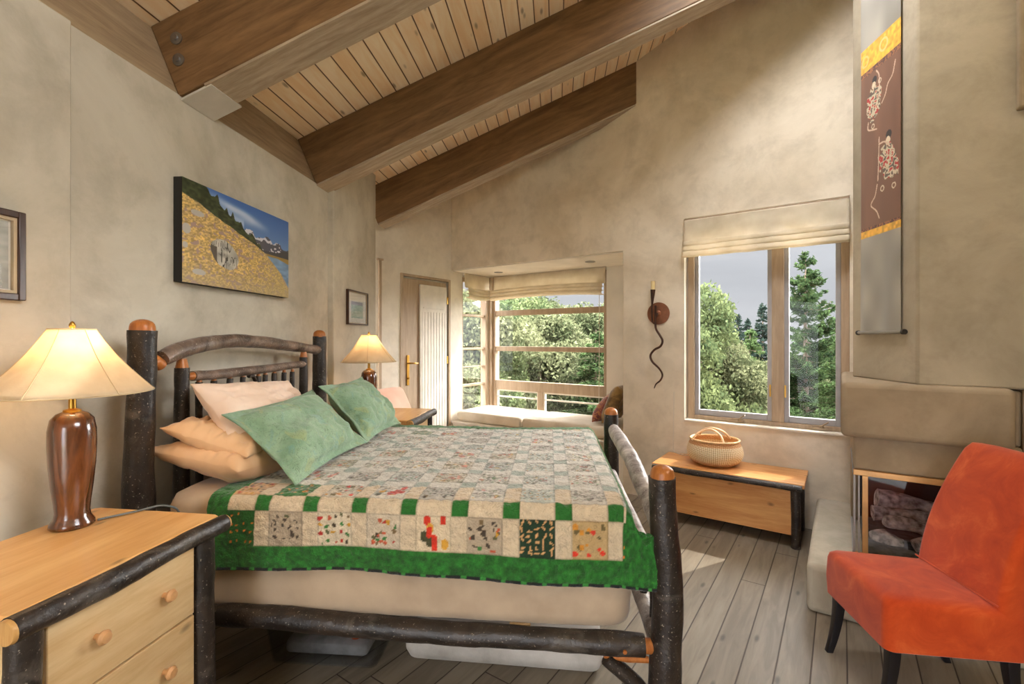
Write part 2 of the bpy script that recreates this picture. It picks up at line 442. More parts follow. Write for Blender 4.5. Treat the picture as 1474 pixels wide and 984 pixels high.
# slim plaster trim beside the door and ledge at upper right
tq = FF.y(550, 0)
o = MB().box(0, .02, tq-.055, tq-.02, 0, 2.33).box(0, .026, tq-.075, tq-.0, 2.33, 2.35).build('trim_2', M['frame'], None, loc=(*FF.o, 0), rz=FF.a, bevel=.003); o['kind'] = 'structure'

# ------------------------------------------------------------------ fireplace
fx = FF
fp = thing('fireplace', 'plastered corner fireplace with glass firebox, thick mantel block and tall breast', 'fireplace', FF.w(4.0, 0, 0), FF.a)
px0 = 4.0
def fb(mb): return mb
HB = .265
MB().box(3.84-px0, XR-px0-.02, -1.341, -.001, 0, HB).build('hearth', M['wall'], fp, bevel=.03, seg=3)
b = MB().box(4.735-px0, XR-px0-.01, -1.056, -.001, HB, 1.25).box(4.054-px0, 4.735-px0, -1.056, -.001, .755, .96).box(4.054-px0, 4.735-px0, -.42, -.001, HB, .755)
b.box(4.054-px0, 4.735-px0, -1.03, -.001, .96, 1.24)
b.build('firebox_surround', M['chim'], fp, bevel=.012)
MB().box(3.995-px0, 4.70-px0, -1.125, -.003, .945, 1.255).build('mantel_block', M['chim'], fp, bevel=.03, seg=4)
br = MB(); poly = [(4.334-px0, -1.056), (XR-px0-.01, -1.056), (XR-px0-.01, -.001), (4.1-px0, -.001), (4.061-px0, -.569)]
w1 = [(x, y, 1.25) for x, y in poly]; w2 = [(x, y, zcF(x+px0, y)-.002) for x, y in poly]
br.add(w1+w2, [(0,1,2,3,4), (9,8,7,6,5)] + [(i, (i+1) % 5, (i+1) % 5+5, i+5) for i in range(5)])
br.build('chimney_breast', M['breast'], fp, bevel=.012)
tx = FF.x(1463, -1.06)-px0
MB().box(tx, tx+.3, -1.11, -1.05, 2.63, 4.6).build('pilaster', M['chim'], fp, bevel=.008)
# glass firebox
q0 = -1.062
fr = MB()
fr.box(4.054-px0, 4.735-px0, q0-.012, q0+.012, .725, .757).box(4.054-px0, 4.735-px0, q0-.012, q0+.012, HB, HB+.02)
fr.box(4.095-px0, 4.122-px0, q0-.012, q0+.012, HB+.02, .725).box(4.71-px0, 4.735-px0, q0-.012, q0+.012, HB+.02, .725)
fr.build('brass_frame', simple('tan_frame', (206,160,104), .35, .08, metal=.4), fp, bevel=.002)
fr = MB().box(4.054-px0, 4.064-px0, q0-.01, q0, HB+.02, .725).box(4.076-px0, 4.084-px0, q0-.01, q0, HB+.02, .725).box(4.05-px0, 4.06-px0, q0, -.42, HB, HB+.02).box(4.05-px0, 4.06-px0, q0, -.42, .735, .755)
fr.build('corner_post', M['alum'], fp)
MB().box(4.122-px0, 4.71-px0, q0-.002, q0+.002, HB+.02, .725).build('front_glass', glass('fire_glass', (.86,.86,.88,1), .06), fp)
MB().box(4.056-px0, 4.06-px0, q0+.01, -.43, HB+.02, .735).build('side_glass', M['glass'], fp)
MB().box(4.10-px0, 4.73-px0, -.44, -.425, HB, .755).box(4.10-px0, 4.73-px0, -1.04, -.44, .745, .754).box(4.72-px0, 4.734-px0, -1.04, -.44, HB, .755).build('firebrick_liner', M['dark'], fp)
MB().box(4.10-px0, 4.71-px0, -1.03, -.45, HB, HB+.05).build('burner_tray', simple('ash_bed', (92,92,96), .8, .4, 30, bump=.5), fp, bevel=.01)
# ceramic logs, each its own thing
logm = simple('ceramic_log', (176,166,164), .9, .6, 26, bump=1.0, bscale=60)
lz = HB+.05
def flog(pts, rad, label, seed):
    w0 = FF.w(pts[0][0], pts[0][1], pts[0][2]-rad[0])
    loc = [FF.w(*p) - w0 for p in pts]
    o = MB().tube(loc, rad, 14, .28, seed, res=22).build('ceramic_log', logm, None, sharp=60); o.location = w0
    tag(o, label, 'log', 'gas fire logs')
def fpt(px, py, q): x = FF.x(px, q); return (x, q, FF.z(py, x, q))
flog([fpt(1262, 716, -.62), fpt(1300, 724, -.60), fpt(1350, 735, -.62), fpt(1410, 745, -.62)], [.055,.058,.05,.042], 'grey ceramic fire log lying highest at the back of the firebox', 1)
flog([fpt(1256, 738, -.74), fpt(1290, 741, -.72), fpt(1330, 745, -.72), fpt(1400, 758, -.72)], [.045,.04,.04,.035], 'grey ceramic fire log lying second in the pile of the firebox', 2)
flog([fpt(1274, 750, -.88), fpt(1284, 752, -.87), fpt(1318, 758, -.86), fpt(1345, 770, -.86), fpt(1390, 778, -.84)], [.03,.042,.036,.038,.03], 'grey ceramic fire log with a branched stub, in front of the pile', 3)
flog([fpt(1262, 764, -.84), fpt(1268, 774, -.86), fpt(1285, 782, -.88), fpt(1300, 786, -.88)], [.05,.06,.055,.04], 'pale stubby ceramic log at the left end of the firebox', 4)
flog([fpt(1315, 786, -.97), fpt(1330, 784, -.96), fpt(1352, 786, -.95), fpt(1400, 788, -.95)], [.03,.038,.036,.03], 'small ceramic log at the bottom front of the firebox', 5)

# ------------------------------------------------------------------ windows
# window_1: double casement right of the sconce
def casement_window():
    o_ = MB(); D = .10                     # frame face sits back from the plaster
    w0, w1, z0, z1 = W0+.012, W1, WZ0+.012, WZ1
    mid = FF.x(1120, D)
    o_.box(w0, w0+.055, D-.02, D+.08, z0, z1).box(w1-.055, w1, D-.02, D+.08, z0, z1).box(w0+.055, w1-.055, D-.02, D+.08, z0, z0+.035).box(w0+.055, w1-.055, D-.02, D+.08, z1-.06, z1)
    o_.box(mid-.045, mid+.045, D-.025, D+.08, z0+.035, z1-.06)
    win = struct(o_, 'window_1', M['frame'], FF, bevel=.004)
    for a, b in ((w0+.055, mid-.045), (mid+.045, w1-.055)):
        s = MB()
        s.box(a, a+.035, D+.005, D+.05, z0+.035, z1-.06).box(b-.035, b, D+.005, D+.05, z0+.035, z1-.06).box(a+.035, b-.035, D+.005, D+.05, z0+.035, z0+.085).box(a+.035, b-.035, D+.005, D+.05, z1-.11, z1-.06)
        s.build('sash', M['alum'], win, bevel=.004)
        MB().box(a+.035, b-.035, D+.022, D+.026, z0+.085, z1-.11).build('pane', M['glass'], win, smooth=False)
        c = (a+b)/2 + .05
        k = MB().box(c-.055, c+.055, D-.045, D-.02, z0+.005, z0+.022).lathe([(.016, 0), (.013, .022), (.004, .024)], 12, (c+.02, D-.04, z0+.02))
        k.tube([(c+.02, D-.045, z0+.035), (c+.03, D-.06, z0+.05), (c+.065, D-.065, z0+.075)], .005, 8)
        k.build('crank_handle', simple('bronze_crank', (150,130,104), .35, .1, metal=.5), win)
    for e in (mid-.055, mid+.055):
        MB().box(e-.006, e+.006, D-.035, D-.025, 1.02, 1.12).build('lock_lever', M['brass'], win)
    return win
casement_window()
sl = MB().box(W0-.0, W1+.0, -.015, .10, WZ0-.006, WZ0+.012)
sl.build('trim_3', M['white'], None, loc=(*FF.o, 0), rz=FF.a, bevel=.005)['kind'] = 'structure'
# window_2: wide seat window with rails
def seat_window():
    D = BQ + .02; z0, z1 = .50, BZ-.01
    a0 = .03; a1 = bx1
    z_ = lambda py: FF.z(py, FF.x(790, D), D)
    m = MB()
    m.box(a0, a0+.05, D-.02, D+.08, z0, z1).box(a1-.035, a1, D-.02, D+.08, z0, z1)
    m.box(a0+.05, a1-.035, D-.02, D+.08, z0, z0+.06)
    for y0, y1 in ((444, 452), (499, 506), (551, 565)):
        m.box(a0+.05, a1-.035, D-.01, D+.07, z_(y1), z_(y0))
    mid = FF.x(778, D)
    m.box(mid-.04, mid+.04, D-.008, D+.06, z0+.06, z_(565))
    m.box(a0+.05, a1-.035, D-.005, D+.05, z1-.05, z1)
    win = struct(m, 'window_2', M['frame'], FF, bevel=.004)
    lev = [z1-.05, z_(444), z_(452), z_(499), z_(506), z_(551)]
    for k in (0, 2, 4):
        MB().box(a0+.05, a1-.035, D+.03, D+.034, lev[k+1], lev[k]).build('pane', M['glass'], win, smooth=False)
    for a, b in ((a0+.05, mid-.04), (mid+.04, a1-.035)):
        s = MB(); zz0, zz1 = z0+.06, z_(565)
        s.box(a, a+.02, D+.01, D+.05, zz0, zz1).box(b-.02, b, D+.01, D+.05, zz0, zz1).box(a+.02, b-.02, D+.01, D+.05, zz1-.02, zz1).box(a+.02, b-.02, D+.015, D+.03, (zz0+zz1)/2+.02, (zz0+zz1)/2+.04)
        s.build('lower_sash', M['framew'], win)
        MB().box(a+.02, b-.02, D+.03, D+.034, zz0, zz1-.02).build('pane', M['glass'], win, smooth=False)
    return win
seat_window()
def side_window():
    m = MB(); a0, a1 = S0+.0, S1; z0, z1 = SZ0, SZ1
    m.box(-.09, -.01, a0, a0+.03, z0, z1).box(-.09, .0, a1-.05, a1, z0, z1).box(-.09, -.01, a0+.03, a1-.05, z1-.05, z1).box(-.09, -.01, a0+.03, a1-.05, z0, z0+.05)
    for z in (1.80, 1.36, 1.13, .88): m.box(-.08, -.02, a0+.03, a1-.05, z, z+(.03 if z != 1.13 else .012))
    win = struct(m, 'window_3', M['frame'], FF, bevel=.003)
    MB().box(-.05, -.046, a0+.03, a1-.05, z0+.05, z1-.05).build('pane', M['glass'], win, smooth=False)
side_window()
tr = MB().box(.001, .04, BQ-.05, BQ, .50, BZ-.02)
o = tr.build('trim_4', M['frame'], None, loc=(*FF.o, 0), rz=FF.a, bevel=.003); o['kind'] = 'structure'
# door_1 with covered glass
dm = MB().box(-.10, .012, D0-.04, D0+.0, 0, DZ+.03).box(-.10, .012, D1, D1+.035, 0, DZ+.03).box(-.10, .012, D0, D1, DZ, DZ+.03)
dj = MB().box(-.10, -.03, D0, D0+.012, 0, DZ).box(-.10, -.03, D1-.012, D1, 0, DZ).box(-.10, -.03, D0, D1, DZ-.012, DZ)
door = MB().box(-.065, -.02, D0+.016, D1-.014, .012, DZ-.016)
do = struct(door, 'door_1', M['frame'], FF, bevel=.004)
dm.build('door_casing', M['frame'], do, bevel=.004)
dj.build('door_jamb', M['white'], do)
pa = FF.y(604, 0); 
pn = MB().box(-.021, .002, pa+.01, D1-.028, .06, DZ-.07)
for k in range(9):
    y = pa+.04 + k*(D1-.028-pa-.07)/8
    pn.box(.0015, .005, y-.005, y+.005, .1, 1.82)
pn.build('door_panel', M['framew'], do, bevel=.003)
MB().box(.002, .010, pa+.06, D1-.08, 1.86, 1.875).build('panel_moulding', M['framew'], do)
hy = FF.y(588.5, 0)
hd = MB().box(-.02, -.008, hy-.017, hy+.017, .98, 1.32).tube([(-.01, hy, 1.23), (.035, hy, 1.23), (.042, hy+.02, 1.23), (.04, hy+.10, 1.225)], .009, 10)
hd.lathe([(.012,0),(.012,.02)], 12, M=Matrix.Translation((-.012, hy, 1.06)) @ Matrix.Rotation(R(90), 4, 'Y'))
hd.build('door_handle', M['brass'], do, bevel=.002)
for z in (1.93, 1.2, .3): MB().box(-.02, .004, D1-.022, D1-.006, z, z+.09).build('hinge', M['brass'], do)

# roman shades ---------------------------------------------------------------
def roman(frame, name, x0, x1, y, ztop, zbot, label, sag=.0, folds=3, head=.0, flip=False, proj=.10):
    """y = plane of the cloth; stands proud towards -y"""
    t = thing(name, label, 'window blind', frame.w((x0+x1)/2, y, ztop), frame.a)
    n = 60; hw = (x1-x0)/2
    prof = [(0, 0)]
    L = ztop - zbot
    foldh = L*.42
    prof.append((-.004, -(L-foldh)*.5)); prof.append((-.010, -(L-foldh)))
    for k in range(folds):
        z1 = -(L-foldh) - foldh*(k+.55)/folds; z2 = -(L-foldh) - foldh*(k+1.0)/folds
        prof.append((-proj*(.75+.08*k), z1+.02)); prof.append((-proj*(.8+.08*k), z1-.012)); prof.append((-.03, z2+.004))
    prof.append((-.02, -L))
    pr, _ = resample([(a, b, 0) for a, b in prof], [0]*len(prof), 70)
    P = np.zeros((70, n, 3))
    for i, q in enumerate(pr):
        d = min(1, max(0, -q.y/L))
        for j in range(n):
            u = -1+2*j/(n-1)
            s = -sag*(1-u*u)*d + .004*noise.noise((u*5, d*6, x0))
            e = 1 - .012*d*abs(noise.noise((d*9, x0, 1)))
            P[i, j] = (u*hw*e, q.x + .006*noise.noise((u*4, d*5, 3)), q.y + s)
    c = MB().grid(P).build('shade_cloth', M['shade'], t, sharp=180)
    so = c.modifiers.new('thick', 'SOLIDIFY'); so.thickness = .004; so.offset = 1
    MB().box(-hw, hw, -.0, .03, -.03, .012).build('head_rail', M['frame'] if head else M['framew'], t, bevel=.003)
    return t
roman(FF, 'roman_shade', W0+.0, W1, -.02, 2.57, 2.235, 'cream roman shade folded up over the double casement window', folds=3, head=1, proj=.06)
roman(FF, 'roman_shade', .10, bx1+.01, BQ-.05, BZ-.018, 2.02, 'wide cream roman shade drawn up over the window seat', sag=-.03, folds=3, proj=.11)
SF = Frame(*FF.w(0, 0).xy, FF.a + R(90))    # side window frame: x = outward along wall
t = roman(SF, 'roman_shade', .21, .72, -.03, BZ-.018, 2.04, 'narrow cream roman shade on the short side window of the seat', sag=.03, folds=3, proj=.08)
# cords of the shades
o = MB().tube([FF.w(bx1-.06, BQ-.07, 2.1), FF.w(bx1-.06, BQ-.07, 1.4), FF.w(bx1-.065, BQ-.07, .75)], .0035, 6).build('shade_cord', M['cordw'], None); tag(o, 'thin white pull cord hanging at the right side of the seat window', 'cord')
# recessed lights
for px, py in ((717.5, 391.8), (849.5, 376.5)):
    Y = FL*(BZ-.013-H)/(HY-py); X = (px-CX)/FL*Y
    t = thing('recessed_light', 'small round recessed light in the alcove ceiling, ' + ('nearer the door' if px < 800 else 'nearer the wall sconce'), 'ceiling light', (X, Y, BZ-.014), 0, 'recessed lights over the window seat')
    MB().lathe([(.028, -.001), (.055, -.004), (.055, .001), (.028, .001)], 28).build('trim_ring', M['steel'], t)
    MB().lathe([(.001, .0), (.028, .0), (.028, .001), (.001, .001)], 20).build('lens', M['dark'], t)

# ------------------------------------------------------------------ window seat
ws = thing('window_seat', 'built-in white bench filling the window alcove behind the bed', 'bench', FF.w(P1/2, 0, 0), FF.a)
hw = P1/2
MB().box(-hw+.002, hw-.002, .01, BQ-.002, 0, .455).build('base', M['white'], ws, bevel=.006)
MB().box(-hw+.002, hw-.002, -.012, BQ-.002, .455, .485).build('seat_board', M['framew'], ws, bevel=.006)
def cushion(x0, x1, label):
    t = rounded_pad((x1-x0)/2, .33, .125, .035)
    o = t.build('seat_cushion', M['seatc'], None, loc=FF.w((x0+x1)/2, .36, .485), rz=FF.a, sharp=60)
    tag(o, label, 'cushion')
    return o
def rounded_pad(hx, hy, h, r):
    m = MB(); rs = []
    for z, k in ((0, r*.8), (r*.3, r*.25), (r, 0), (h-r, 0), (h-r*.3, r*.25), (h, r*.9)):
        rs.append(rrect(0, 0, hx-k, hy-k, r, z, 6))
    c = [v for v in rs[-1]]
    for k in (.7, .4): rs.append([Vector((v.x*k, v.y*k, h+.006*(1-k))) for v in c])
    return m.rings(rs)
cushion(.05, 1.02, 'long cream seat cushion at the door end of the window seat')
cushion(1.03, P1-.01, 'long cream seat cushion at the right end of the window seat')
# ------------------------------------------------------------------ soft things
def fbm(x, y, s=0.0, o=3):
    return noise.fractal((x, y, s), 1.0, 2.0, o)
def pillow(w, h, t, seed, flange=0.0, n=54, wr=.012, pinch=.10, slump=0.0):
    """cushion mesh in local xy (w across, h up), thickness along z; origin at the middle of the lower edge"""
    mb = MB()
    U = np.linspace(-1, 1, n); fl = 1 - flange/(min(w, h)/2) if flange else 1.0
    for side in (1, -1):
        P = np.zeros((n, n, 3))
        for i, u in enumerate(U):
            for j, v in enumerate(U):
                uu, vv = min(1, abs(u)/fl), min(1, abs(v)/fl)
                th = ((1-uu**4)*(1-vv**4))**.6
                px_ = u*w/2*(1 - pinch*(1-v*v)*abs(u)**3*.8)
                py_ = v*h/2*(1 - pinch*(1-u*u)*abs(v)**3*.8)
                z = side*(t/2)*th*(1 - slump*v)
                q = fbm(u*2.2+seed, v*2.2, seed)
                rid = abs(fbm(u*3.5+seed*2, v*3.5+u*1.5, seed+4, 2))
                z += (wr*q - wr*.9*rid)*(.35+th)*(1 if side == 1 else .5)
                if th < .02: z += .004*math.sin(u*11+v*7+seed)*flange*20
                P[i, j] = (px_, py_ + h/2, z + side*.003)
        mb.grid(P)
    # rim
    b = len(mb.v)
    def idx(i, j, s): return s*n*n + i*n + j
    edge = [(i, 0) for i in range(n)] + [(n-1, j) for j in range(1, n)] + [(i, n-1) for i in range(n-2, -1, -1)] + [(0, j) for j in range(n-2, 0, -1)]
    for k in range(len(edge)):
        a, c = edge[k], edge[(k+1) % len(edge)]
        mb.f.append((idx(*a, 0), idx(*c, 0), idx(*c, 1), idx(*a, 1))); mb.m.append(0)
    return mb
def pose(o, base, up, across):
    """stand o so local y runs along 'up' and local x along 'across'"""
    up = Vector(up).normalized(); ax = Vector(across); ax = (ax-up*ax.dot(up)).normalized(); nz = ax.cross(up)
    m = Matrix((ax, up, nz)).transposed().to_4x4(); m.translation = Vector(base)
    o.matrix_world = m
# green sham material: quilted, floral
t = NT('green_sham'); v = t.co()
col = t.ramp(t.noise(v, 9, 5, .6, .5), [(.35, (120,152,122)), (.65, (150,178,148))])
b1 = t.mr(t.noise(v, 16, 2, .5, .8), .60, .68, 0, .32); col = t.mix(b1, col, lin((110,158,160)))
b2 = t.mr(t.noise(t.co(scale=(1,1,1), rot=(.6,.3,1)), 12, 2, .5, .8), .62, .70, 0, .35); col = t.mix(b2, col, lin((176,178,110)))
vl = t.math('ABSOLUTE', t.math('SUBTRACT', t.noise(v, 22, 2, .5, 2.5), .5)); ln = t.mr(vl, 0, .035, 1, 0)
col = t.mix(t.math('MULTIPLY', ln, .30), col, lin((84,116,88)))
M['sham'] = t.end(t.bsdf(col, .85, t.bump(t.math('SUBTRACT', t.noise(v, 30, 3), ln), .6, .006), spec=.2, sheen=.3))
t = NT('patterned_cushion'); v = t.co()
M['cush1'] = t.end(t.bsdf(t.ramp(t.noise(v, 14, 3, .5, 2), [(.38, (96,40,38)), (.5, (150,84,70)), (.62, (176,120,60)), (.7, (128,56,54))]), .8, None, sheen=.3))
t = NT('olive_cushion'); v = t.co()
M['cush2'] = t.end(t.bsdf(t.ramp(t.noise(v, 9, 3, .5, 1), [(.38, (96,72,34)), (.6, (150,116,60))]), .8, None, sheen=.3))

# ------------------------------------------------------------------ log bed
bed = thing('log_bed', 'rustic bark-covered log bed frame with arched headboard and slatted footboard', 'bed', BF.w(0, 0, 0), BF.a)
BW, BLN = 1.445, 2.02
def bl(v): return v
def post(x, y, top, r0, r1, bend, seed, name='post'):
    pts = [(x+bend[0]*.0, y, 0), (x+bend[0]*.6, y+bend[1]*.5, top*.3), (x+bend[0], y+bend[1], top*.55), (x+bend[0]*.3, y, top*.8), (x, y, top-.03)]
    p = MB().tube(pts, [r0, r0*.98, (r0+r1)/2, r1*1.02, r1], 22, .10, seed, res=46).build(name, M['bark'], bed, sharp=70)
    MB().tube([(x, y, top-.034), (x, y, top-.015)], [r1*.93, r1*.9], 22, 0, dome=.03).build('rounded_tip', M['tip'], p)
    return p
def bz(px, py, x=None, y=None):
    """height and free coordinate of a pixel on a plane of the bed"""
    if x is not None: y = BF.y(px, x)
    else: x = BF.x(px, y)
    return x, y, BF.z(py, x, y)
post(0, 0, 1.565, .060, .047, (-.02, .0), 1)
post(0, BW, 1.55, .055, .045, (.0, .0), 2)
post(BLN, 0, 1.03, .060, .047, (.018, .0), 3)
post(BLN, BW, 1.03, .055, .047, (.0, .0), 4)
# headboard rails
def hp(px, py, dx=0.0): return (dx, BF.y(px, dx), BF.z(py, dx, BF.y(px, dx)))
arch = [hp(232, 516), hp(262, 503), hp(300, 494), hp(345, 490), hp(390, 494), hp(425, 499), (0, BW-.03, BF.z(503, 0, BW))]
MB().tube(arch, [.032,.036,.036,.035,.034,.032,.030], 18, .12, 8, res=60).build('arched_rail', M['barkm'], bed, sharp=70)
MB().tube([(0, .03, arch[0][2]-.015), (0, .06, arch[0][2]-.008), Vector(arch[0])*.98], [.024, .025, .025], 14).build('rail_tenon', M['tip'], bed)
mr_ = [hp(277, 541, .0), hp(320, 538), hp(370, 532), hp(437, 523.5)]
i0, i1 = hp(262, 516), hp(437, 505)
MB().tube(mr_, [.023,.024,.024,.022], 16, .12, 12, res=40).build('middle_rail', M['barkm'], bed, sharp=70)
MB().tube([(0, i0[1], mr_[0][2]), (0, mr_[0][1]+.004, mr_[0][2])], [.016, .019], 12).build('rail_tenon', M['tip'], bed)
for (x, y, z), zb, r in ((i0, .35, .030), (i1, .35, .027)):
    p = MB().tube([(x, y, zb), (x, y-.004, (z+zb)/2), (x, y, z-.04)], [r*1.1, r*1.05, r*.95], 16, .08, int(y*9)+20, res=24).build('inner_post', M['bark'], bed, sharp=70)
    MB().tube([(x, y, z-.045), (x, y, z-.0)], [r*.9, r*.6], 14).build('post_tenon', M['tip'], p)
for k, (px, py) in enumerate(((287,546),(308,544),(331,541),(350,539),(372,538),(382,536),(395,534),(409,533),(421,532))):
    x, y, z = hp(px, py)
    r = .015 if k < 3 else .014
    s = MB().tube([(0, y+.004, .62), (0, y-.004, z-.12), (0, y, z-.012)], [r*1.1, r, r], 12, .15, k+40, res=16).build('spindle', M['bark'], bed, sharp=70)
    MB().tube([(0, y, z-.014), (0, y, z+.004)], [r*.85, r*.6], 10).build('spindle_tip', M['tip'], s)
a_, b_ = hp(358, 541), hp(370, 558)
MB().tube([a_, b_, (0, b_[1]+.12, .66)], .011, 10, .15, 3, res=14).build('twig_brace', M['bark'], bed)
MB().tube([(0, .03, .64), (0, BW/2, .66), (0, BW-.03, .64)], .03, 16, .12, 9, res=40).build('lower_head_rail', M['bark'], bed, sharp=70)
# footboard
ft = [bz(884, 619, x=BLN-.01), bz(897, 640, x=BLN), bz(912, 668, x=BLN), bz(926, 700, x=BLN), bz(941, 740, x=BLN)]
ft[-1] = (BLN, .03, ft[-1][2])
MB().tube(ft, [.036,.040,.038,.036,.036], 18, .13, 15, res=60).build('foot_top_rail', M['barkl'], bed, sharp=70)
MB().tube([(BLN, .04, .37), (BLN, BW/2, .36), (BLN, BW-.04, .37)], .036, 18, .1, 16, res=50).build('foot_lower_rail', M['barkl'], bed, sharp=70)
MB().tube([(BLN, .04, .62), (BLN+.005, BW/2, .60), (BLN, BW-.04, .62)], .028, 16, .12, 17, res=50).build('foot_middle_rail', M['barkl'], bed, sharp=70)
for k in range(7):
    y = .16 + k*(BW-.32)/6
    MB().tube([(BLN, y, .375), (BLN+.003, y, .5), (BLN, y, .60)], [.015,.014,.013], 10, .15, k+60, res=12).build('foot_spindle', M['bark'], bed, sharp=70)
# side rails and braces
for y, nm in ((-.0, 'side_rail'), (BW, 'side_rail')):
    rl = MB().tube([(.03, y, .415), (.5, y-.004, .425), (1.0, y+.003, .400), (1.5, y, .392), (BLN-.065, y, .385)], [.040,.040,.041,.040,.040], 20, .14, 30+int(y), res=70).build(nm, M['bark'], bed, sharp=70)
    MB().tube([(BLN-.07, y, .385), (BLN-.035, y, .385)], [.028, .026], 14).build('rail_tenon', M['tip'], rl)
    MB().tube([(BLN-.14, y-.041, .385), (BLN-.14, y-.046, .385)], [.008, .007], 10).build('peg', M['tip'], rl)
for y in (0, BW):
    br_ = MB().tube([(BLN-.20, y, .335), (BLN-.10, y, .25), (BLN-.03, y, .16)], [.026,.03,.028], 14, .12, 33, res=18).build('corner_brace', M['bark'], bed, sharp=70)
    MB().tube([(BLN-.21, y, .345), (BLN-.12, y, .338), (BLN-.05, y, .335)], [.012,.016,.012], 10).build('brace_shoulder', M['tip'], br_)
for x in (.3, .9, 1.5):
    MB().box(x-.04, x+.04, .03, BW-.03, .40, .425).build('slat', M['pine2'], bed, bevel=.004)

# mattress under a sand coloured sheet
mt = MB(); rs = []
mx0, mx1, my0, my1 = .06, 1.925, .015, BW-.02
zt_ = [(.427, .025), (.44, .006), (.47, .0), (.64, -.006), (.655, .004), (.67, -.004), (.83, .0), (.865, .012), (.885, .05)]
for z, k in zt_: rs.append(rrect((mx0+mx1)/2, (my0+my1)/2, (mx1-mx0)/2-k, (my1-my0)/2-k, .09, z, 8))
def densify(ring, step=.04):
    out = []
    for i, p in enumerate(ring):
        q = ring[(i+1) % len(ring)]; m = max(1, int((q-p).length/step))
        out += [p.lerp(q, k/m) for k in range(m)]
    return out
d0 = densify(rs[2]); nn_ = len(d0); rr = []
cx_, cy_ = (mx0+mx1)/2, (my0+my1)/2
for z, k in zt_:
    ring = []
    for p in d0:
        sx = 1 - k/((mx1-mx0)/2); sy = 1 - k/((my1-my0)/2)
        wv = .006*noise.noise((p.x*2.2+z*5, p.y*3, z*1.2)) + .004*noise.noise((p.x*7-z*9, p.y*7, z*3))
        dirv = Vector((p.x-cx_, p.y-cy_, 0)).normalized()
        ring.append(Vector((cx_+(p.x-cx_)*sx, cy_+(p.y-cy_)*sy, z + (.008*noise.noise((p.x*1.5, p.y*2, 2)) if z < .45 else 0))) + dirv*wv)
    rr.append(ring)
mt.rings(rr)
o = mt.build('mattress', M['sheet'], None, loc=BF.w(0, 0, 0), rz=BF.a, sharp=70)
tag(o, 'thick mattress in a sand coloured fitted sheet on the log bed', 'mattress')

# ------------------------------------------------------------------ patchwork quilt
TOPZ = .895
HEM = .31
xs0 = bz(297, 760, y=-.02)[0]; xs1 = BLN-.035
A = np.arange(xs0, 2.10, .0052)
Bv = np.concatenate([np.arange(0, HEM+.06, .0046), np.arange(HEM+.06, HEM+BW+.02, .0075)])
na, nb = len(A), len(Bv)
def seg_map(d, r):
    """arc then straight drop: d past the edge -> (outward, down)"""
    if d <= 0: return 0.0, 0.0
    q = r*math.pi/2
    if d < q: a = d/r; return r*math.sin(a), r*(1-math.cos(a))
    return r, r + (d-q)
P = np.zeros((na, nb, 3))
yedge = .035; xedge = 1.86
for i, a in enumerate(A):
    for j, b in enumerate(Bv):
        db = HEM - b                                   # >0 hangs on the near side (measured from the top edge)
        oy, dz1 = seg_map(db, .05)
        y = yedge - oy if db > 0 else yedge + (b-HEM)
        k = min(1, max(0, 1 - db/.12))                 # how much the foot end folds here
        da = a - xedge
        ox, dz2 = seg_map(da, .06) if da > 0 else (0, 0)
        xs_side = min(a, xedge) + max(0, da)*.60
        xs_top = min(a, xedge) + ox
        x = xs_top*k + xs_side*(1-k)
        z = TOPZ - dz1 - dz2*k
        # belly of the side drape and hem waves
        h = min(1, max(0, db)/.28)
        y -= h*(.012 + .010*math.sin(a*5.1+1) + .007*math.sin(a*13.0)) + (.014*max(0, h-.5)*math.sin(a*3+2))
        z += -h*.006*math.sin(a*4.3+.6) + (-.012*h*max(0, (a-1.55))/.4)
        if db <= 0:
            z += .010*fbm(a*1.3, b*1.3, 5) + .006*math.exp(-((y-.72)/.6)**2)
        pk = 0.0055*noise.noise((a*22, b*30, 1)) + .0034*noise.noise((a*60, b*64, 2))
        z += pk*(1 if db < .03 else .2); y -= pk*(1 if db > .03 else 0)
        P[i, j] = (x, y, z)
# pattern ------------------------------------------------------------
PER, SA = .1925, .062
cream = np.array([206,188,160.]); green = np.array([38,104,38.]); paper = np.array([206,202,192.])
def vnoise(shape_u, shape_v, su, sv, seed):
    r = np.random.default_rng(seed)
    gu, gv = int(max(shape_u*su, 1))+3, int(max(shape_v*sv, 1))+3
    g = r.random((gu, gv)); return g
AA, BB = np.meshgrid(A, Bv, indexing='ij')
def sm_noise(U, V, s, seed):
    r = np.random.default_rng(seed); g = r.random((256, 256))
    u, v = U*s, V*s; iu, iv = np.floor(u).astype(int), np.floor(v).astype(int); fu, fv = u-iu, v-iv
    fu, fv = fu*fu*(3-2*fu), fv*fv*(3-2*fv)
    G = lambda a, b: g[a % 256, b % 256]
    return (G(iu,iv)*(1-fu)+G(iu+1,iv)*fu)*(1-fv) + (G(iu,iv+1)*(1-fu)+G(iu+1,iv+1)*fu)*fv
col = np.zeros((na, nb, 3)) + cream
gn = sm_noise(AA, BB, 60, 3)*.6 + sm_noise(AA, BB, 150, 4)*.4
BOR = .095
x_first = bz(365, 740, y=-.02)[0]                      # left edge of a green corner square
ga = (AA - x_first)/PER; ia = np.floor(ga).astype(int); fa = (ga-ia)*PER
bb = BB - BOR - .132                                    # first sash starts above the first block row
gb = bb/PER; ib = np.floor(gb).astype(int); fb_ = (gb-ib)*PER
sash_a = fa < SA; sash_b = fb_ < SA
corner = sash_a & sash_b
rnd = np.random.default_rng(5)
pal_leaf = np.array([[120,100,70],[90,92,60],[176,50,40],[200,150,50],[70,60,45],[60,120,60],[190,90,60]])
top_like = ib >= 0
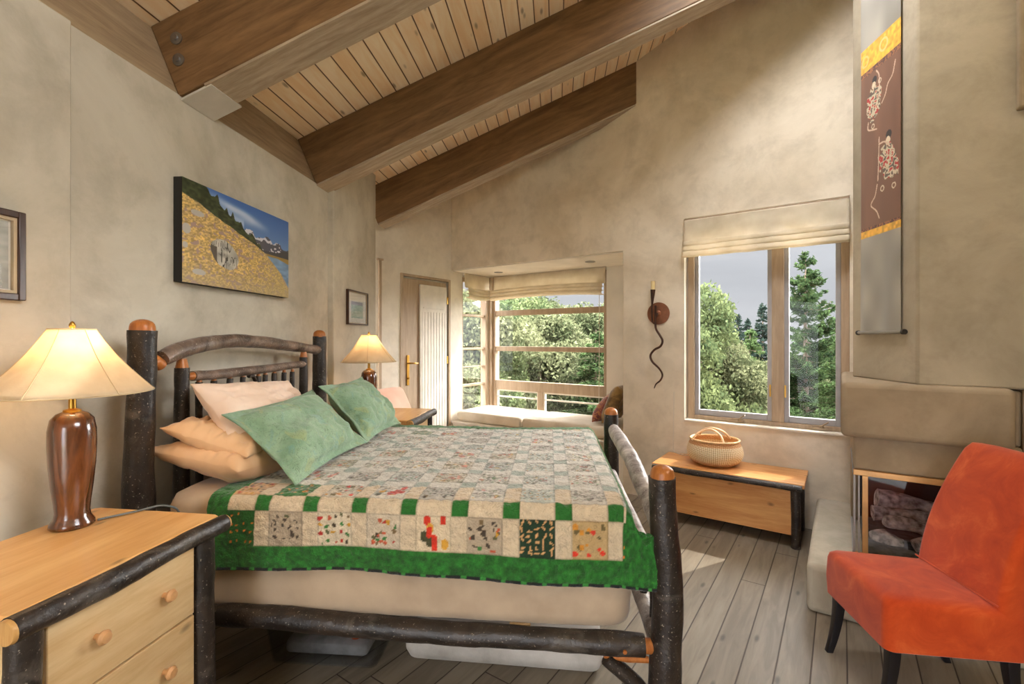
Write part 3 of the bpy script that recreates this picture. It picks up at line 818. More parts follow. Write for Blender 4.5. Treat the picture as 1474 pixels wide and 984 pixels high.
for i in range(int(ia.min()), int(ia.max())+1):
    for j in range(-1, int(ib.max())+1):
        blk = (ia == i) & (ib == j) & ~sash_a & ~sash_b
        if not blk.any(): continue
        u = (fa-SA)/(PER-SA); v_ = (fb_-SA)/(PER-SA)
        kind = rnd.integers(0, 8)
        if j == -1: kind = {0: 1, 1: 0, 2: 2, 3: 3, 4: 1, 5: 4, 6: 5}.get(i, 6)
        base = {0: (212,198,172), 1: (176,160,138), 2: (198,184,162), 3: (214,196,166), 4: (30,56,36), 5: (186,158,112), 6: (36,98,38), 7: (150,158,146)}[int(kind)]
        base = np.array(base, float)
        if j >= 0:  # rows on top washed towards white, painting in sky glare
            if kind in (4, 6): base = np.array((140,154,130.)) if rnd.random() < .4 else np.array((186,190,180.))
            else: base = base*.35 + np.array((208,206,200.))*.65*(.9+.15*rnd.random())
        if j == 0 and i == 0: base = np.array((48,112,44.))
        if j == 0 and i <= -1: base = np.array((214,168,116.))
        col[blk] = base
        nb_ = {0: 22, 1: 22, 2: 18, 3: 9, 4: 30, 5: 18, 6: 18, 7: 14}[int(kind)]
        for q in range(nb_):
            cu, cv = rnd.random(2)*.84+.08
            if kind in (4, 6, 0): cu = ((q % 5)+.5)/5 + rnd.normal()*.03; cv = (int(q/5)+.5)/(4 if kind != 4 else 6) + rnd.normal()*.03
            ru, rv = rnd.uniform(.035, .085, 2)
            c = pal_leaf[rnd.integers(0, 7)].astype(float)
            if kind == 1: c = np.array((70,60,50.)) if rnd.random() < .7 else pal_leaf[rnd.integers(0, 7)]; ru, rv = rnd.uniform(.02, .08, 2)
            if kind == 3: c = np.array(((206,52,30.), (70,70,44.), (214,160,60.), (206,52,30.))[q % 4]); ru, rv = .09, .15
            if kind == 4: c = np.array((206,160,110.)); ru, rv = (.075, .028) if q % 2 else (.028, .085)
            if kind == 5: c = np.array(((214,60,40.), (206,140,50.), (110,96,60.))[q % 3]); ru = rv = rnd.uniform(.04, .09)
            if kind == 6 or (j == 0 and i == 0): c = np.array((220,130,50.)); ru = rv = .035
            th = rnd.uniform(0, 3.14)
            if j >= 0 and not (j == 0 and i <= 3): c = c*.45 + base*.55
            du, dv = u-cu, v_-cv
            e = ((du*math.cos(th)+dv*math.sin(th))/ru)**2 + ((-du*math.sin(th)+dv*math.cos(th))/rv)**2 if kind not in (3,) else (np.abs(du)/ru)**3 + (np.abs(dv)/rv)**3
            col[blk & (e < 1)] = c
scr = sm_noise(AA, BB*1.7, 130, 21); scr2 = sm_noise(AA+3, BB, 70, 22)
ins = ((bb > PER*.45) & ~(sash_a | sash_b))[..., None]
col = np.where(ins & (scr > .60)[..., None], col*.74, col); col = np.where(ins & (scr2 > .70)[..., None], col*.82+np.array((10,16,10.)), col)
col = np.where((sash_a | sash_b)[..., None] & (bb > PER+.0)[..., None], np.array((204,200,190.)), col)  # sashes and corner squares on top paled for the same glare
cc = np.where((bb > .1)[..., None], np.array((156,166,156.)), green)
col = np.where(corner[..., None], cc, col)
border = (BB < BOR) | (AA > 2.03) | (AA < xs0+.085) & (BB < HEM+.2) | (AA > xs1+.02)
border |= (BB > HEM+BW-.06) | ((AA > 1.90))
border |= (AA < xs0+.06)
gcol = green*(.72+.55*gn[..., None])
col = np.where(border[..., None], gcol, col)
bind = (BB < .010)
dots = bind & (np.sin(AA*2*math.pi/.075) > .7)
col = np.where(bind[..., None], np.array((26,26,30.)), col); col = np.where(dots[..., None], np.array((60,140,60.)), col)
col = col*(.93+.12*gn[..., None])
seam = ((np.minimum(fa, PER-fa) < .0022) | (np.abs(fa-SA) < .0022) | (np.minimum(fb_, PER-fb_) < .0022) | (np.abs(fb_-SA) < .0022)) & ~border
col = np.where(seam[..., None], col*.86, col)
q = MB().grid(P).build('patchwork_quilt', painted('quilt_patchwork', .85, .25, bump=42, sheen=.3), None, loc=BF.w(0, 0, 0), rz=BF.a, sharp=180, recalc=False)
def paint(o, c):
    c = np.clip(c.reshape(-1, 3)/255, 0, 1)
    l = np.where(c <= .04045, c/12.92, ((c+.055)/1.055)**2.4)
    at = o.data.color_attributes.new('pattern', 'FLOAT_COLOR', 'POINT')
    at.data.foreach_set('color', np.concatenate([l, np.ones((len(l), 1))], 1).astype(np.float32).ravel())
paint(q, col)
so = q.modifiers.new('thick', 'SOLIDIFY'); so.thickness = .006; so.offset = -1
tag(q, 'green bordered patchwork quilt with printed squares spread over the log bed', 'quilt')

# ------------------------------------------------------------------ pillows
def bw_(x, y, z): return BF.w(x, y, z)
def vec(a, b): return bw_(*b) - bw_(*a)
def put_pillow(base, top, a0, a1, mesh, name, mat, label, cat='pillow', group=None):
    o = mesh.build(name, mat, None, sharp=180)
    pose(o, bw_(*base), vec(base, top), vec(a0, a1)); tag(o, label, cat, group); return o
G = 'pillows heaped against the log headboard'
put_pillow((.17, .10, .935), (.50, .16, .90), (0, 0, 0), (-.04, 1, .03), pillow(.02+.64, .44, .13, 3), 'bed_pillow', M['peach'], 'peach pillow at the bottom of the heap, its corner poking out low by the near bedpost', group=G) if False else None
def flat_pillow(cx, cy, z, rz, w, h, t, seed, mat, label, tilt=(0, 0), wr=.024):
    o = pillow(w, h, t, seed, wr=wr, slump=.15).build('bed_pillow', mat, None, sharp=180)
    Mx = Matrix.Translation(bw_(cx, cy, z)) @ Matrix.Rotation(BF.a + rz, 4, 'Z') @ Matrix.Rotation(tilt[0], 4, 'X') @ Matrix.Rotation(tilt[1], 4, 'Y') @ Matrix.Translation((0, -h/2, 0))
    o.matrix_world = Mx; tag(o, label, 'pillow', G); return o
flat_pillow(.20, .35, .970, R(84), .64, .44, .15, 3, M['peach'], 'peach pillow at the bottom of the heap, its corner low beside the near bedpost', tilt=(R(8), R(8)))
flat_pillow(.18, .35, 1.055, R(95), .60, .37, .15, 6, M['peach'], 'peach pillow lying flat, in the middle of the heap by the near bedpost', tilt=(R(18), R(6)), wr=.028)
flat_pillow(.32, 1.08, .975, R(90), .60, .42, .14, 9, M['peach'], 'peach pillow mostly hidden under the farther green sham', tilt=(R(10), 0))
o = pillow(.88, .35, .17, 12, wr=.018, slump=.2).build('bed_pillow', M['pinky'], None, sharp=180)
pose(o, bw_(.29, .53, 1.00), vec((.36, .5, .98), (.17, .5, 1.24)), vec((0, 0, 0), (-.08, 1, -.10)))
tag(o, 'pale pinkish pillow leaning upright against the headboard spindles', 'pillow', G)
def sham(bx, by, bz_, tx, ty, tz, ac, w, h, seed, label):
    o = pillow(w, h, .17, seed, flange=.032, wr=.014, pinch=.12).build('green_sham', M['sham'], None, sharp=180)
    pose(o, bw_(bx, by, bz_), vec((bx, by, bz_), (tx, ty, tz)), vec((0, 0, 0), ac)); tag(o, label, 'pillow', 'quilted green shams on the bed')
sham(.59, .45, .915, .32, .45, 1.16, (.03, 1, .04), .70, .43, 21, 'quilted green sham pillow nearest the camera, leaning on the peach pillows')
sham(.60, 1.10, .925, .36, 1.10, 1.20, (-.02, 1, .03), .60, .42, 33, 'quilted green sham pillow farther from the camera, partly behind its twin')

# ------------------------------------------------------------------ under the bed
uf = BF
bn = thing('storage_bin', 'clear plastic storage bin with lid pushed under the log bed', 'storage box', BF.w(.57, .53, 0), BF.a)
rs = [rrect(0, 0, .25, .19, .03, .003, 5), rrect(0, 0, .285, .22, .035, .26, 5)]
inn = [rrect(0, 0, .281, .216, .035, .26, 5), rrect(0, 0, .246, .186, .03, .008, 5)]
MB().rings(rs+inn).build('bin_body', M['plastic'], bn)
MB().rings([rrect(0, 0, .295, .23, .04, z, 5) for z in (.258, .285)]).build('bin_lid', M['plastic'], bn, bevel=.004)
clothm = simple('folded_clothes', (150,146,144), .9, .25, 9, bump=.5)
o = rounded_pad(.20, .14, .06, .02).build('folded_cloth', clothm, None, loc=BF.w(.56, .53, .012), rz=BF.a); tag(o, 'grey folded cloth lying inside the clear storage bin', 'cloth')
o = MB().lathe([(.001, 0), (.022, .004), (.026, .02), (.022, .036), (.001, .04)], 16).build('orange_ball', simple('orange_plastic', (214,92,52), .5, .05), None, loc=BF.w(.69, .44, .073)); tag(o, 'small orange object on the cloth inside the clear storage bin', 'ball')
ub = rounded_pad(.46, .22, .12, .05)
o = ub.build('rolled_blanket', M['blanket'], None, loc=BF.w(1.40, .60, 0.0), rz=BF.a-R(2), sharp=70); tag(o, 'white fleecy folded blanket on the floor under the bed', 'blanket')
# ------------------------------------------------------------------ nightstands
NZ = .90
def nightstand(label, loc, rz):
    """local x: 0 at the front, negative towards the wall; local y: 0 at the far end, negative towards the camera"""
    t = thing('nightstand', label, 'nightstand', loc, rz, None)
    L, D = .60, .52
    MB().prism([(-D, .0), (-D+.01, -L), (-.028, -L+.0), (-.026, 0), (-.05, .012), (-D+.02, .01)], NZ-.038, NZ, 'z').build('tabletop', M['pine'], t, bevel=.006)
    MB().tube([(-.014, -L-.004, NZ-.026), (-.008, -L*.66, NZ-.027), (-.014, -L*.33, NZ-.026), (-.012, .004, NZ-.026)], [.029,.030,.027,.029], 18, .12, 5, res=40).build('bark_edge', M['bark'], t, sharp=60)
    MB().tube([(-.014, -L-.0045, NZ-.026), (-.014, -L-.014, NZ-.026)], [.028, .026], 18).build('cut_end', M['tip2'], t)
    MB().tube([(-.012, .0045, NZ-.026), (-.012, .012, NZ-.026)], [.027, .025], 18).build('cut_end', M['tip2'], t)
    for y in (-.045, -L+.045):
        MB().tube([(-.045, y, 0), (-.042, y, .3), (-.048, y, .6), (-.045, y, NZ-.04)], [.036,.034,.034,.032], 18, .13, int(-y*20)+3, res=34).build('leg', M['bark'], t, sharp=60)
        MB().tube([(-D+.04, y, 0), (-D+.04, y, NZ-.04)], [.030,.028], 14, .1, int(-y*9)+8, res=20).build('leg', M['bark'], t, sharp=60)
    MB().box(-D+.03, -.055, -L+.05, -.05, .14, NZ-.038).build('carcass', M['pine2'], t, bevel=.004)
    h = (NZ-.05-.16)/3
    for k in range(3):
        z0 = .155+h*k
        d = MB().box(-.056, -.040, -L+.088, -.088, z0+.003, z0+h-.003).build('drawer', M['pine2'], t, bevel=.003)
        for y in (-.20, -L+.20):
            MB().lathe([(.001, 0), (.008, .001), (.007, .014), (.017, .020), (.019, .027), (.013, .035), (.001, .037)], 18, M=Matrix.Translation((-.040, y, z0+h*.52)) @ Matrix.Rotation(R(90), 4, 'Y')).build('knob', M['knob'], d)
    return t
nightstand('honey pine nightstand with bark log edge and drawers, nearest the camera under the large lamp', NF.w(0, 0, 0), NF.a)
nightstand('pine nightstand on the far side of the bed under the farther lamp', (-.663, 4.08, 0), -R(7))

# ------------------------------------------------------------------ lamps
def lamp(label, loc):
    t = thing('table_lamp', label, 'lamp', loc)
    MB().lathe([(.001, 0), (.052, 0), (.058, .006), (.056, .016), (.046, .032), (.0435, .05), (.046, .08), (.052, .13), (.058, .20), (.0605, .26), (.060, .31), (.054, .345), (.040, .362), (.026, .368), (.001, .369)], 48).build('ceramic_base', M['ceram'], t, sharp=60)
    MB().lathe([(.001, .366), (.024, .368), (.022, .374), (.010, .378), (.009, .42), (.016, .424), (.016, .45), (.001, .451)], 20).build('lamp_socket', M['brass'], t)
    b0 = .428; b1 = .632
    n = 6; ph = R(-17); prof = []
    rings_ = []
    for k in range(15):
        u = k/14; r = .212*(1-u)+.058*u - .012*math.sin(math.pi*u); z = b0+(b1-b0)*u
        ring = []
        for i in range(96):
            a = 2*math.pi*i/96; f = ((a-ph)*n/(2*math.pi)) % 1
            ring.append(Vector((r*(1-.045*math.sin(math.pi*f))*math.cos(a), r*(1-.045*math.sin(math.pi*f))*math.sin(a), z)))
        rings_.append(ring)
    sh = MB().rings(rings_, cap=False).build('lamp_shade', M['lamps'], t, sharp=70)
    so = sh.modifiers.new('thick', 'SOLIDIFY'); so.thickness = .0015
    s = MB()
    for i in range(n):
        a = 2*math.pi*i/n + ph
        s.tube([((.2125*(1-u)+.0585*u-.012*math.sin(math.pi*u))*math.cos(a), (.2125*(1-u)+.0585*u-.012*math.sin(math.pi*u))*math.sin(a), b0+(b1-b0)*u) for u in (0,.2,.4,.6,.8,1)], .0012, 6)
    for r, z in ((.212, b0), (.058, b1)):
        rr_ = [r*(1-.045*math.sin(math.pi*(((2*math.pi*i/96-ph)*n/(2*math.pi)) % 1))) for i in range(97)]
        s.tube([(rr_[i]*math.cos(2*math.pi*i/96), rr_[i]*math.sin(2*math.pi*i/96), z) for i in range(97)], .0022, 6)
    s.build('shade_trim', cloth('shade_trim', (206,184,146), (190,168,130)), sh)
    MB().tube([(0,0,.45),(0,0,.63)], .002, 6).lathe([(.001, .632), (.007, .637), (.009, .645), (.005, .655), (.001, .658)], 16).tube([(-.056,0,.627),(0,0,.627),(.056,0,.627)], .0012, 6).tube([(0,-.056,.627),(0,0,.627),(0,.056,.627)], .0012, 6).build('finial', M['brass'], t)
    bm = bpy.data.materials.get('bulb_glow')
    if not bm:
        n_ = NT('bulb_glow'); e = n_.n.new('ShaderNodeEmission'); e.inputs[0].default_value = (1, .62, .3, 1); e.inputs[1].default_value = 3; bm = n_.end(e.outputs[0])
    MB().lathe([(.001, .45), (.012, .455), (.015, .47), (.028, .50), (.030, .515), (.024, .535), (.001, .545)], 20).build('bulb', bm, t)
    ld = bpy.data.lights.new('bulb_light', 'POINT'); ld.energy = LAMP_W; ld.color = (1, .72, .46); ld.shadow_soft_size = .035
    lo = bpy.data.objects.new('bulb_light', ld); COL.objects.link(lo); lo.location = (0, 0, .565); lo.parent = t
    return t
LAMP_W = 1.6
lamp('table lamp with glossy brown ceramic base and wide cream shade, nearest the camera', (-1.412, 1.517, NZ))
lamp('table lamp with cream shade on the nightstand beyond the bed', (-1.09, 3.60, NZ))
o = MB().tube([(-1.36, 1.55, NZ+.008), (-1.30, 1.63, NZ+.006), (-1.24, 1.69, NZ+.005), (-1.22, 1.74, NZ-.06), (-1.24, 1.76, NZ-.3)], .0035, 8, res=24).build('lamp_cord', M['cordg'], None); tag(o, 'grey lamp cord trailing off the back of the near nightstand', 'cord')

# ------------------------------------------------------------------ pictures on the left wall
def art():
    r = .045
    y0, y1 = LF.y(262, r), LF.y(415, r)
    z0, z1 = LF.z(427, r, y1), LF.z(318, r, y1)
    z0b, z1b = LF.z(407, r, y0), LF.z(256, r, y0)
    z0, z1 = (z0+z0b)/2, (z1+z1b)/2
    t = thing('mountain_picture', 'frameless canvas print of a golden slope, boulder, lake and snowy mountains', 'picture', LF.w(.001, (y0+y1)/2, z0), LF.a)
    L = y1-y0; Hh = z1-z0
    MB().box(0, r-.002, -L/2, L/2, 0, Hh).build('canvas_edge', M['black'], t)
    nu, nv = 300, 190
    U, V = np.meshgrid(np.linspace(0, 1, nu), np.linspace(0, 1, nv), indexing='ij')
    P = np.stack([np.full_like(U, r), (U-.5)*L, V*Hh], -1)
    N = lambda s, k, su=1, sv=1: sm_noise(U*su, V*sv, s, k)
    c = np.zeros((nu, nv, 3))
    sky = np.array((60,100,164.))*(V[..., None]) + np.array((176,196,218.))*(1-V[..., None])
    c[:] = sky
    dgl = (V - (.95-.27*(U-.12))) + .05*(N(8, 1)-.5)
    cl = np.exp(-(dgl/.05)**2)*np.clip((U-.12)*4, 0, 1)*np.clip((.78-U)*5, 0, 1) + .7*np.exp(-((V-(.86-.35*(U-.15))+.06*(N(9, 2)-.5))/.045)**2)*(U > .2)*(U < .5)
    c = c*(1-.7*np.clip(cl, 0, 1)[..., None]) + np.array((222,226,232.))*.7*np.clip(cl, 0, 1)[..., None]
    ridge = .66 + .08*np.exp(-((U-.55)/.05)**2) + .07*np.exp(-((U-.74)/.05)**2) + .04*np.exp(-((U-.86)/.04)**2) - .10*(U-.5) + .06*(N(26, 5)-.5)
    mt_ = (V < ridge) & (U > .30)
    sn = (N(34, 6)*.6+N(70, 7, 1, .6)*.4 + (V-.60)*1.3 - (U-.5)*.15) > .53
    c = np.where(mt_[..., None], np.where(sn[..., None], np.array((206,204,208.)), np.array((84,84,94.))), c)
    rdg = .53 + .34*np.clip(U-.76, 0, 1) + .04*(N(14, 8)-.5)
    c = np.where(((V < rdg) & (U > .66))[..., None], np.array((74,74,76.)), c)
    c = np.where(((V < .50) & (U > .6))[..., None], np.array((150,124,66.)), c)
    lkm = (V < .475-.30*np.clip(U-.86, 0, 1)) & (V > .475-1.1*(U-.74)-.6*np.clip(U-.9,0,1)) & (U > .74)
    c = np.where(lkm[..., None], np.array((118,146,176.))*(.88+.24*N(40, 9, .5, 1))[..., None], c)
    slope = .86 - .50*U + .025*(N(16, 11)-.5)
    top = slope + .22*np.clip(1-U/.70, 0, 1)**.8 + .16*(sm_noise(U, U*0, 38, 55)**2)*np.clip(1.1-U, 0, 1)
    fir = (V < top) & (V > slope-.02) & (U < .69)
    c = np.where(fir[..., None], np.array((54,62,38.))*(.6+.8*N(50, 12))[..., None], c)
    gs = (V < slope) & ~((V > .475-1.1*(U-.74)-.6*np.clip(U-.9,0,1)) & (U > .74))
    gold = np.array((206,172,96.))*N(30, 13)[..., None] + np.array((176,150,104.))*(1-N(30, 13))[..., None]
    gold = gold*(.74+.5*N(90, 14))[..., None]
    gold = np.where((N(46, 15) > .74)[..., None], np.array((160,134,124.)), gold)
    low = np.clip((.24-V)*4, 0, 1)[..., None]; gold = gold*(1-.5*low)+np.array((160,146,122.))*.5*low
    rt = np.clip((U-.5)*2, 0, 1)[..., None]; gold = gold*(1-.55*rt) + np.array((186,168,118.))*.55*rt
    c = np.where(gs[..., None], gold, c)
    bo = (((U-.33)/.12)**2 + ((V-.36+.35*(U-.33))/.15)**2) < 1 + .25*(N(12, 16)-.5)
    rk = np.array((178,174,164.))*(.75+.4*N(26, 17))[..., None]
    rk = np.where(((U < .26) & (V < .42))[..., None], np.array((84,76,66.)), rk)
    rk = np.where((np.abs(N(26, 18, 2.2, .5)-.5) < .035)[..., None], np.array((70,66,58.)), rk)
    c = np.where(bo[..., None], rk, c)
    for cu, cv, ru, rv in ((.03, .52, .03, .05), (.02, .36, .02, .03), (.11, .70, .05, .03), (.12, .12, .05, .03)):
        m_ = ((U-cu)/ru)**2+((V-cv)/rv)**2 < 1; c = np.where(m_[..., None], np.array((176,172,166.)), c)
    o = MB().grid(P).build('printed_canvas', painted('mountain_print', .45, .4), t, sharp=180, recalc=False)
    paint(o, c)
art()
def framed(label, r0, ya, yb, z0, z1, fw, fm, kind):
    t = thing('framed_picture', label, 'picture', LF.w(r0, (ya+yb)/2, z0), LF.a)
    L = (yb-ya)/2; h = z1-z0
    m = MB()
    m.box(0, .025, -L, -L+fw, 0, h).box(0, .025, L-fw, L, 0, h).box(0, .025, -L+fw, L-fw, 0, fw).box(0, .025, -L+fw, L-fw, h-fw, h)
    m.build('frame', fm, t, bevel=.003)
    k = fw*.45
    m = MB(); a = L-fw
    m.box(0, .018, -a, -a+k, fw, h-fw).box(0, .018, a-k, a, fw, h-fw).box(0, .018, -a+k, a-k, fw, fw+k).box(0, .018, -a+k, a-k, h-fw-k, h-fw)
    m.build('inner_fillet', simple('fillet_gold', (168,150,122), .5, .08), t)
    a -= k; z0_, z1_ = fw+k, h-fw-k
    MB().box(0, .006, -a, a, z0_, z1_).build('mount', M['mat'], t)
    nu, nv = 60, 60
    U, V = np.meshgrid(np.linspace(0, 1, nu), np.linspace(0, 1, nv), indexing='ij')
    mg = .18 if kind == 's' else .02
    w = 2*a*(1-2*mg); hh = (z1_-z0_)*(1-2*mg)
    P = np.stack([np.full_like(U, .0075), (U-.5)*w, z0_+(z1_-z0_)*(mg*(.9 if kind == 's' else 1))+V*hh*(.85 if kind == 's' else 1)], -1)
    n1 = sm_noise(U, V*2, 9, 77)[..., None]
    if kind == 's':
        c = np.array((150,176,160.))*n1 + np.array((186,200,192.))*(1-n1)
        c = np.where((V > .8)[..., None], np.array((160,158,166.)), c)
    else:
        c = np.array((150,156,152.))*n1 + np.array((186,188,184.))*(1-n1)  # grey print stands in for the reflection on its glass
    o = MB().grid(P).build('print', painted('small_print_'+kind, .6), t, sharp=180, recalc=False); paint(o, c)
    MB().box(.012, .0135, -a, a, z0_, z1_).build('glazing', glass('picture_glass_'+kind, (1,1,1,1), .10), t)
ya, yb = LF.y(501.5, .07), LF.y(530, .07)
framed('small dark framed print on the pale wall above the farther lamp', .048, ya, yb, LF.z(466.5, .07, ya), LF.z(415.5, .07, ya), .012, M['picf'], 's')
yb = LF.y(38, .058)
framed('dark walnut framed picture cut off by the left edge of the photo', .034, yb-.42, yb, LF.z(433, .058, yb), LF.z(307, .058, yb), .022, M['picf'], 'b')

# ------------------------------------------------------------------ orange chair
def slipper_chair(label, loc, rz, mat, group=None):
    """local +x = facing direction, origin on the floor under the middle"""
    t = thing('slipper_chair', label, 'chair', loc, rz, group)
    W, Dp = .235, .25
    m = MB(); rs = []
    for z, k in ((.272, .008), (.278, .0), (.36, -.004), (.435, .0), (.458, .006), (.470, .020), (.476, .05), (.480, .12), (.482, .19)):
        ring = rrect(0, 0, Dp-k, W-k, .035 if k < .03 else .03, z + 0, 7)
        d = densify(ring, .03)
        rs.append([Vector((p.x, p.y, p.z + (.012*(p.x/Dp) if z > .4 else 0) - (.010*math.exp(-((p.x/.08)**2+(p.y/.08)**2)) if k > .04 else 0) + .002*fbm(p.x*9, p.y*9, 3))) for p in d])
    n0 = len(rs[0])
    rs = [r if len(r) == n0 else None for r in rs]
    if any(r is None for r in rs):
        rs = []
        for z, k in ((.272, .008), (.278, .0), (.36, -.004), (.435, .0), (.458, .006), (.470, .020), (.476, .05), (.480, .12), (.482, .19)):
            rs.append([Vector((p.x, p.y, p.z + (.012*(p.x/Dp) if z > .4 else 0))) for p in rrect(0, 0, Dp-k, W-k, .035, z, 12)])
    m.rings(rs); m.build('seat', mat, t, sharp=50)
    # back: leaning, slightly curved
    m = MB(); rs = []
    for k in range(26):
        u = k/25; z = .40 + .62*u
        xc = -.195 - .02*u - .17*u*u
        th = .052*(1-.35*u); hw_ = .232*(1-.05*u*u)
        if u > .96: th *= .7; hw_ -= .008
        ring = rrect(xc, 0, th, hw_, .03, z, 8)
        rs.append(ring)
    top = rs[-1]; c = Vector((sum(p.x for p in top)/len(top), 0, 1.028))
    rs.append([p.lerp(c, .5)+Vector((0,0,.004)) for p in top])
    m.rings(rs); m.build('backrest', mat, t, sharp=50)
    MB().tube([(-.145, -.225, .478), (-.143, 0, .478), (-.145, .225, .478)], .0035, 6).build('piping', mat, t)
    for sy in (1, -1):
        for fx_ in (1, -1):
            m = MB(); rs = []
            for k in range(9):
                u = k/8; z = .285*(1-u)
                x = (.205 + .045*u*u if fx_ > 0 else -.205 - .05*u*u); h = .022*(1-u)+.014*u
                rs.append(rrect(x, sy*.195, h, h, .004, z, 3))
            m.rings(rs); m.build('leg', M['chairb'], t)
    return t
# place: facing (-.99,.14)
slipper_chair('orange velvet slipper chair with black legs in front of the fireplace', (1.745, 2.045, 0), math.atan2(.14, -.99), M['chair'])
slipper_chair('slipper chair in the corner, its orange paled to show glare, only its back showing behind the far lamp', (-.86, 4.40, 0), R(-24), M['salmon'])

# ------------------------------------------------------------------ chest with log legs
cw = thing('pine_chest', 'low honey pine chest with bark edged top and log legs under the casement window', 'chest', FF.w(3.24, -.26, 0), FF.a)
cz = .467
MB().box(-.545, .545, -.235, .235, cz-.03, cz).build('lid', M['pinex'], cw, bevel=.004)
MB().box(-.53, .53, -.252, -.232, cz-.042, cz-.006).tube([(-.535, -.25, cz-.025), (-.2, -.252, cz-.028), (.15, -.25, cz-.026), (.53, -.252, cz-.026)], .020, 12, .3, 3, res=40).build('bark_edge', M['bark'], cw)
MB().box(-.47, .47, -.205, .2, .085, cz-.03).build('chest_body', M['pinex'], cw, bevel=.004)
for sx in (1, -1):
    for sy in (1, -1):
        MB().tube([(sx*.49, sy*.205, 0), (sx*.492, sy*.207, .2), (sx*.488, sy*.205, cz-.03)], [.031,.030,.032], 16, .15, sx+2*sy+5, res=22).build('leg', M['bark'], cw, sharp=60)
# basket ------------------------------------------------------------
bx = FF.x(1029, -.225)
bk = thing('woven_basket', 'round woven straw basket with two handles standing on the pine chest', 'basket', FF.w(bx, -.235, cz), FF.a); bk.scale = (1.2, 1.2, 1.1)
prof = [(.001, .004), (.09, .0), (.125, .008), (.158, .035), (.176, .07), (.180, .10), (.172, .14), (.158, .172), (.155, .185)]
pr, _ = resample([(a, b, 0) for a, b in prof], [0]*len(prof), 64)
rs = []
for k, p in enumerate(pr):
    ring = []
    for i in range(160):
        a = 2*math.pi*i/160
        bmp = .0022*math.sin(a*40 + (math.pi if (k//2) % 2 else 0))*(1 if p.y > .012 else .3)
        ring.append(Vector(((max(.001, p.x)+bmp)*math.cos(a), (max(.001, p.x)+bmp)*math.sin(a)*.93, p.y)))
    rs.append(ring)
inner = [[Vector((p.x*.955, p.y*.955, max(p.z, .006))) for p in r] for r in reversed(rs[2:])]
t = NT('woven_straw'); v = t.co(); x, y, z = t.sep(v)[:3]
ang = t.math('ARCTAN2', y, x); w1 = t.math('SINE', t.math('ADD', t.math('MULTIPLY', ang, 40), t.math('MULTIPLY', z, 420)))
w2 = t.math('SINE', t.math('SUBTRACT', t.math('MULTIPLY', ang, 40), t.math('MULTIPLY', z, 420)))
wv = t.math('MULTIPLY', w1, w2)
c0 = t.ramp(t.mr(wv, -1, 1), [(.3, (204,168,120)), (.6, (244,228,192))])
band = t.mr(z, .150, .154, 0, 1); c0 = t.mix(t.math('MULTIPLY', band, .75), c0, lin((204,140,82)))
bot = t.mr(z, .05, .02, 0, 1); c0 = t.mix(t.math('MULTIPLY', bot, .7), c0, lin((196,128,70)))
M['straw'] = t.end(t.bsdf(c0, .7, t.bump(wv, .6, .004), spec=.3))
MB().rings(rs+inner).build('basket_body', M['straw'], bk, sharp=180)
MB().tube([(.156*math.cos(2*math.pi*i/48), .156*.93*math.sin(2*math.pi*i/48), .187) for i in range(49)], .008, 10, .1, 4).build('rim', simple('straw_rim', (222,180,128), .6, .12, 40), bk)
hm = simple('leather_handle', (222,184,140), .6, .15, 30)
for sg in (-1, 1):
    pts = [(-.105, sg*.115, .18), (-.07, sg*.07, .235), (-.0, sg*.035, .262), (.065, sg*.07, .235), (.10, sg*.115, .18)]
    pts = [(p[0]-.02, p[1]*(.9), p[2]) for p in pts]
    MB().tube(pts, .0075, 10, .08, 2, res=30).build('handle', hm, bk)
o = MB().tube([FF.w(FF.x(970, -.02), -.015, 1.02), FF.w(FF.x(969.5, -.02), -.02, .70), FF.w(FF.x(969, -.04), -.03, cz+.03), FF.w(FF.x(975, -.08), -.07, cz+.006), FF.w(FF.x(992, -.1), -.10, cz+.005)], .0035, 8, res=40).build('power_cord', M['cordw'], None); tag(o, 'white cord hanging down the wall behind the pine chest', 'cord')

# ------------------------------------------------------------------ sconce
sx_ = FF.x(948, 0); szz = FF.z(451, sx_, 0)
sc = thing('wall_sconce', 'iron candle sconce with snaking tail on the wall between the windows', 'sconce', FF.w(sx_, -.001, szz), FF.a)
MB().lathe([(.001, 0), (.104, 0), (.104, .008), (.09, .012), (.03, .016), (.018, .03), (.001, .034)], 40, M=Matrix.Rotation(R(90), 4, 'X')).build('back_disc', M['ironr'], sc)
def sp_(px, py, q=-.055): x = FF.x(px, q); return (x-sx_, q, FF.z(py, x, q)-szz)
cr = lambda X, Y: (915+X*65/365, 395+Y*175/984)
tail = [(160, 250), (162, 300), (160, 380), (165, 440), (195, 490), (217, 535), (200, 580), (150, 610), (120, 655), (135, 705), (190, 760), (216, 810), (200, 855), (165, 885), (150, 920)]
tp = [sp_(*cr(*p)) for p in tail]
MB().tube(tp, [.010]*10+[.009, .0085, .008, .006, .003], 12, res=90).build('snake_tail', M['iron'], sc)
MB().tube([sp_(*cr(160, 260)), sp_(*cr(160, 380)), sp_(*cr(150, 395), -.06), sp_(*cr(135, 370), -.065), sp_(*cr(131, 300), -.065), sp_(*cr(133, 235), -.065)], .008, 10, res=40).build('candle_arm', M['iron'], sc)
MB().tube([(0, -.03, 0), (tp[2][0], -.055, tp[2][2]+.03)], .009, 10).build('bracket', M['iron'], sc)
c0_, c1_ = sp_(*cr(134, 240), -.065), sp_(*cr(140, 122), -.065)
MB().tube([c0_, c1_], [.009, .023], 18).build('candle_cup', M['iron'], sc)
MB().tube([c1_, (c1_[0], c1_[1], c1_[2]+.078)], [.019, .019], 18).build('candle', M['candle'], sc)

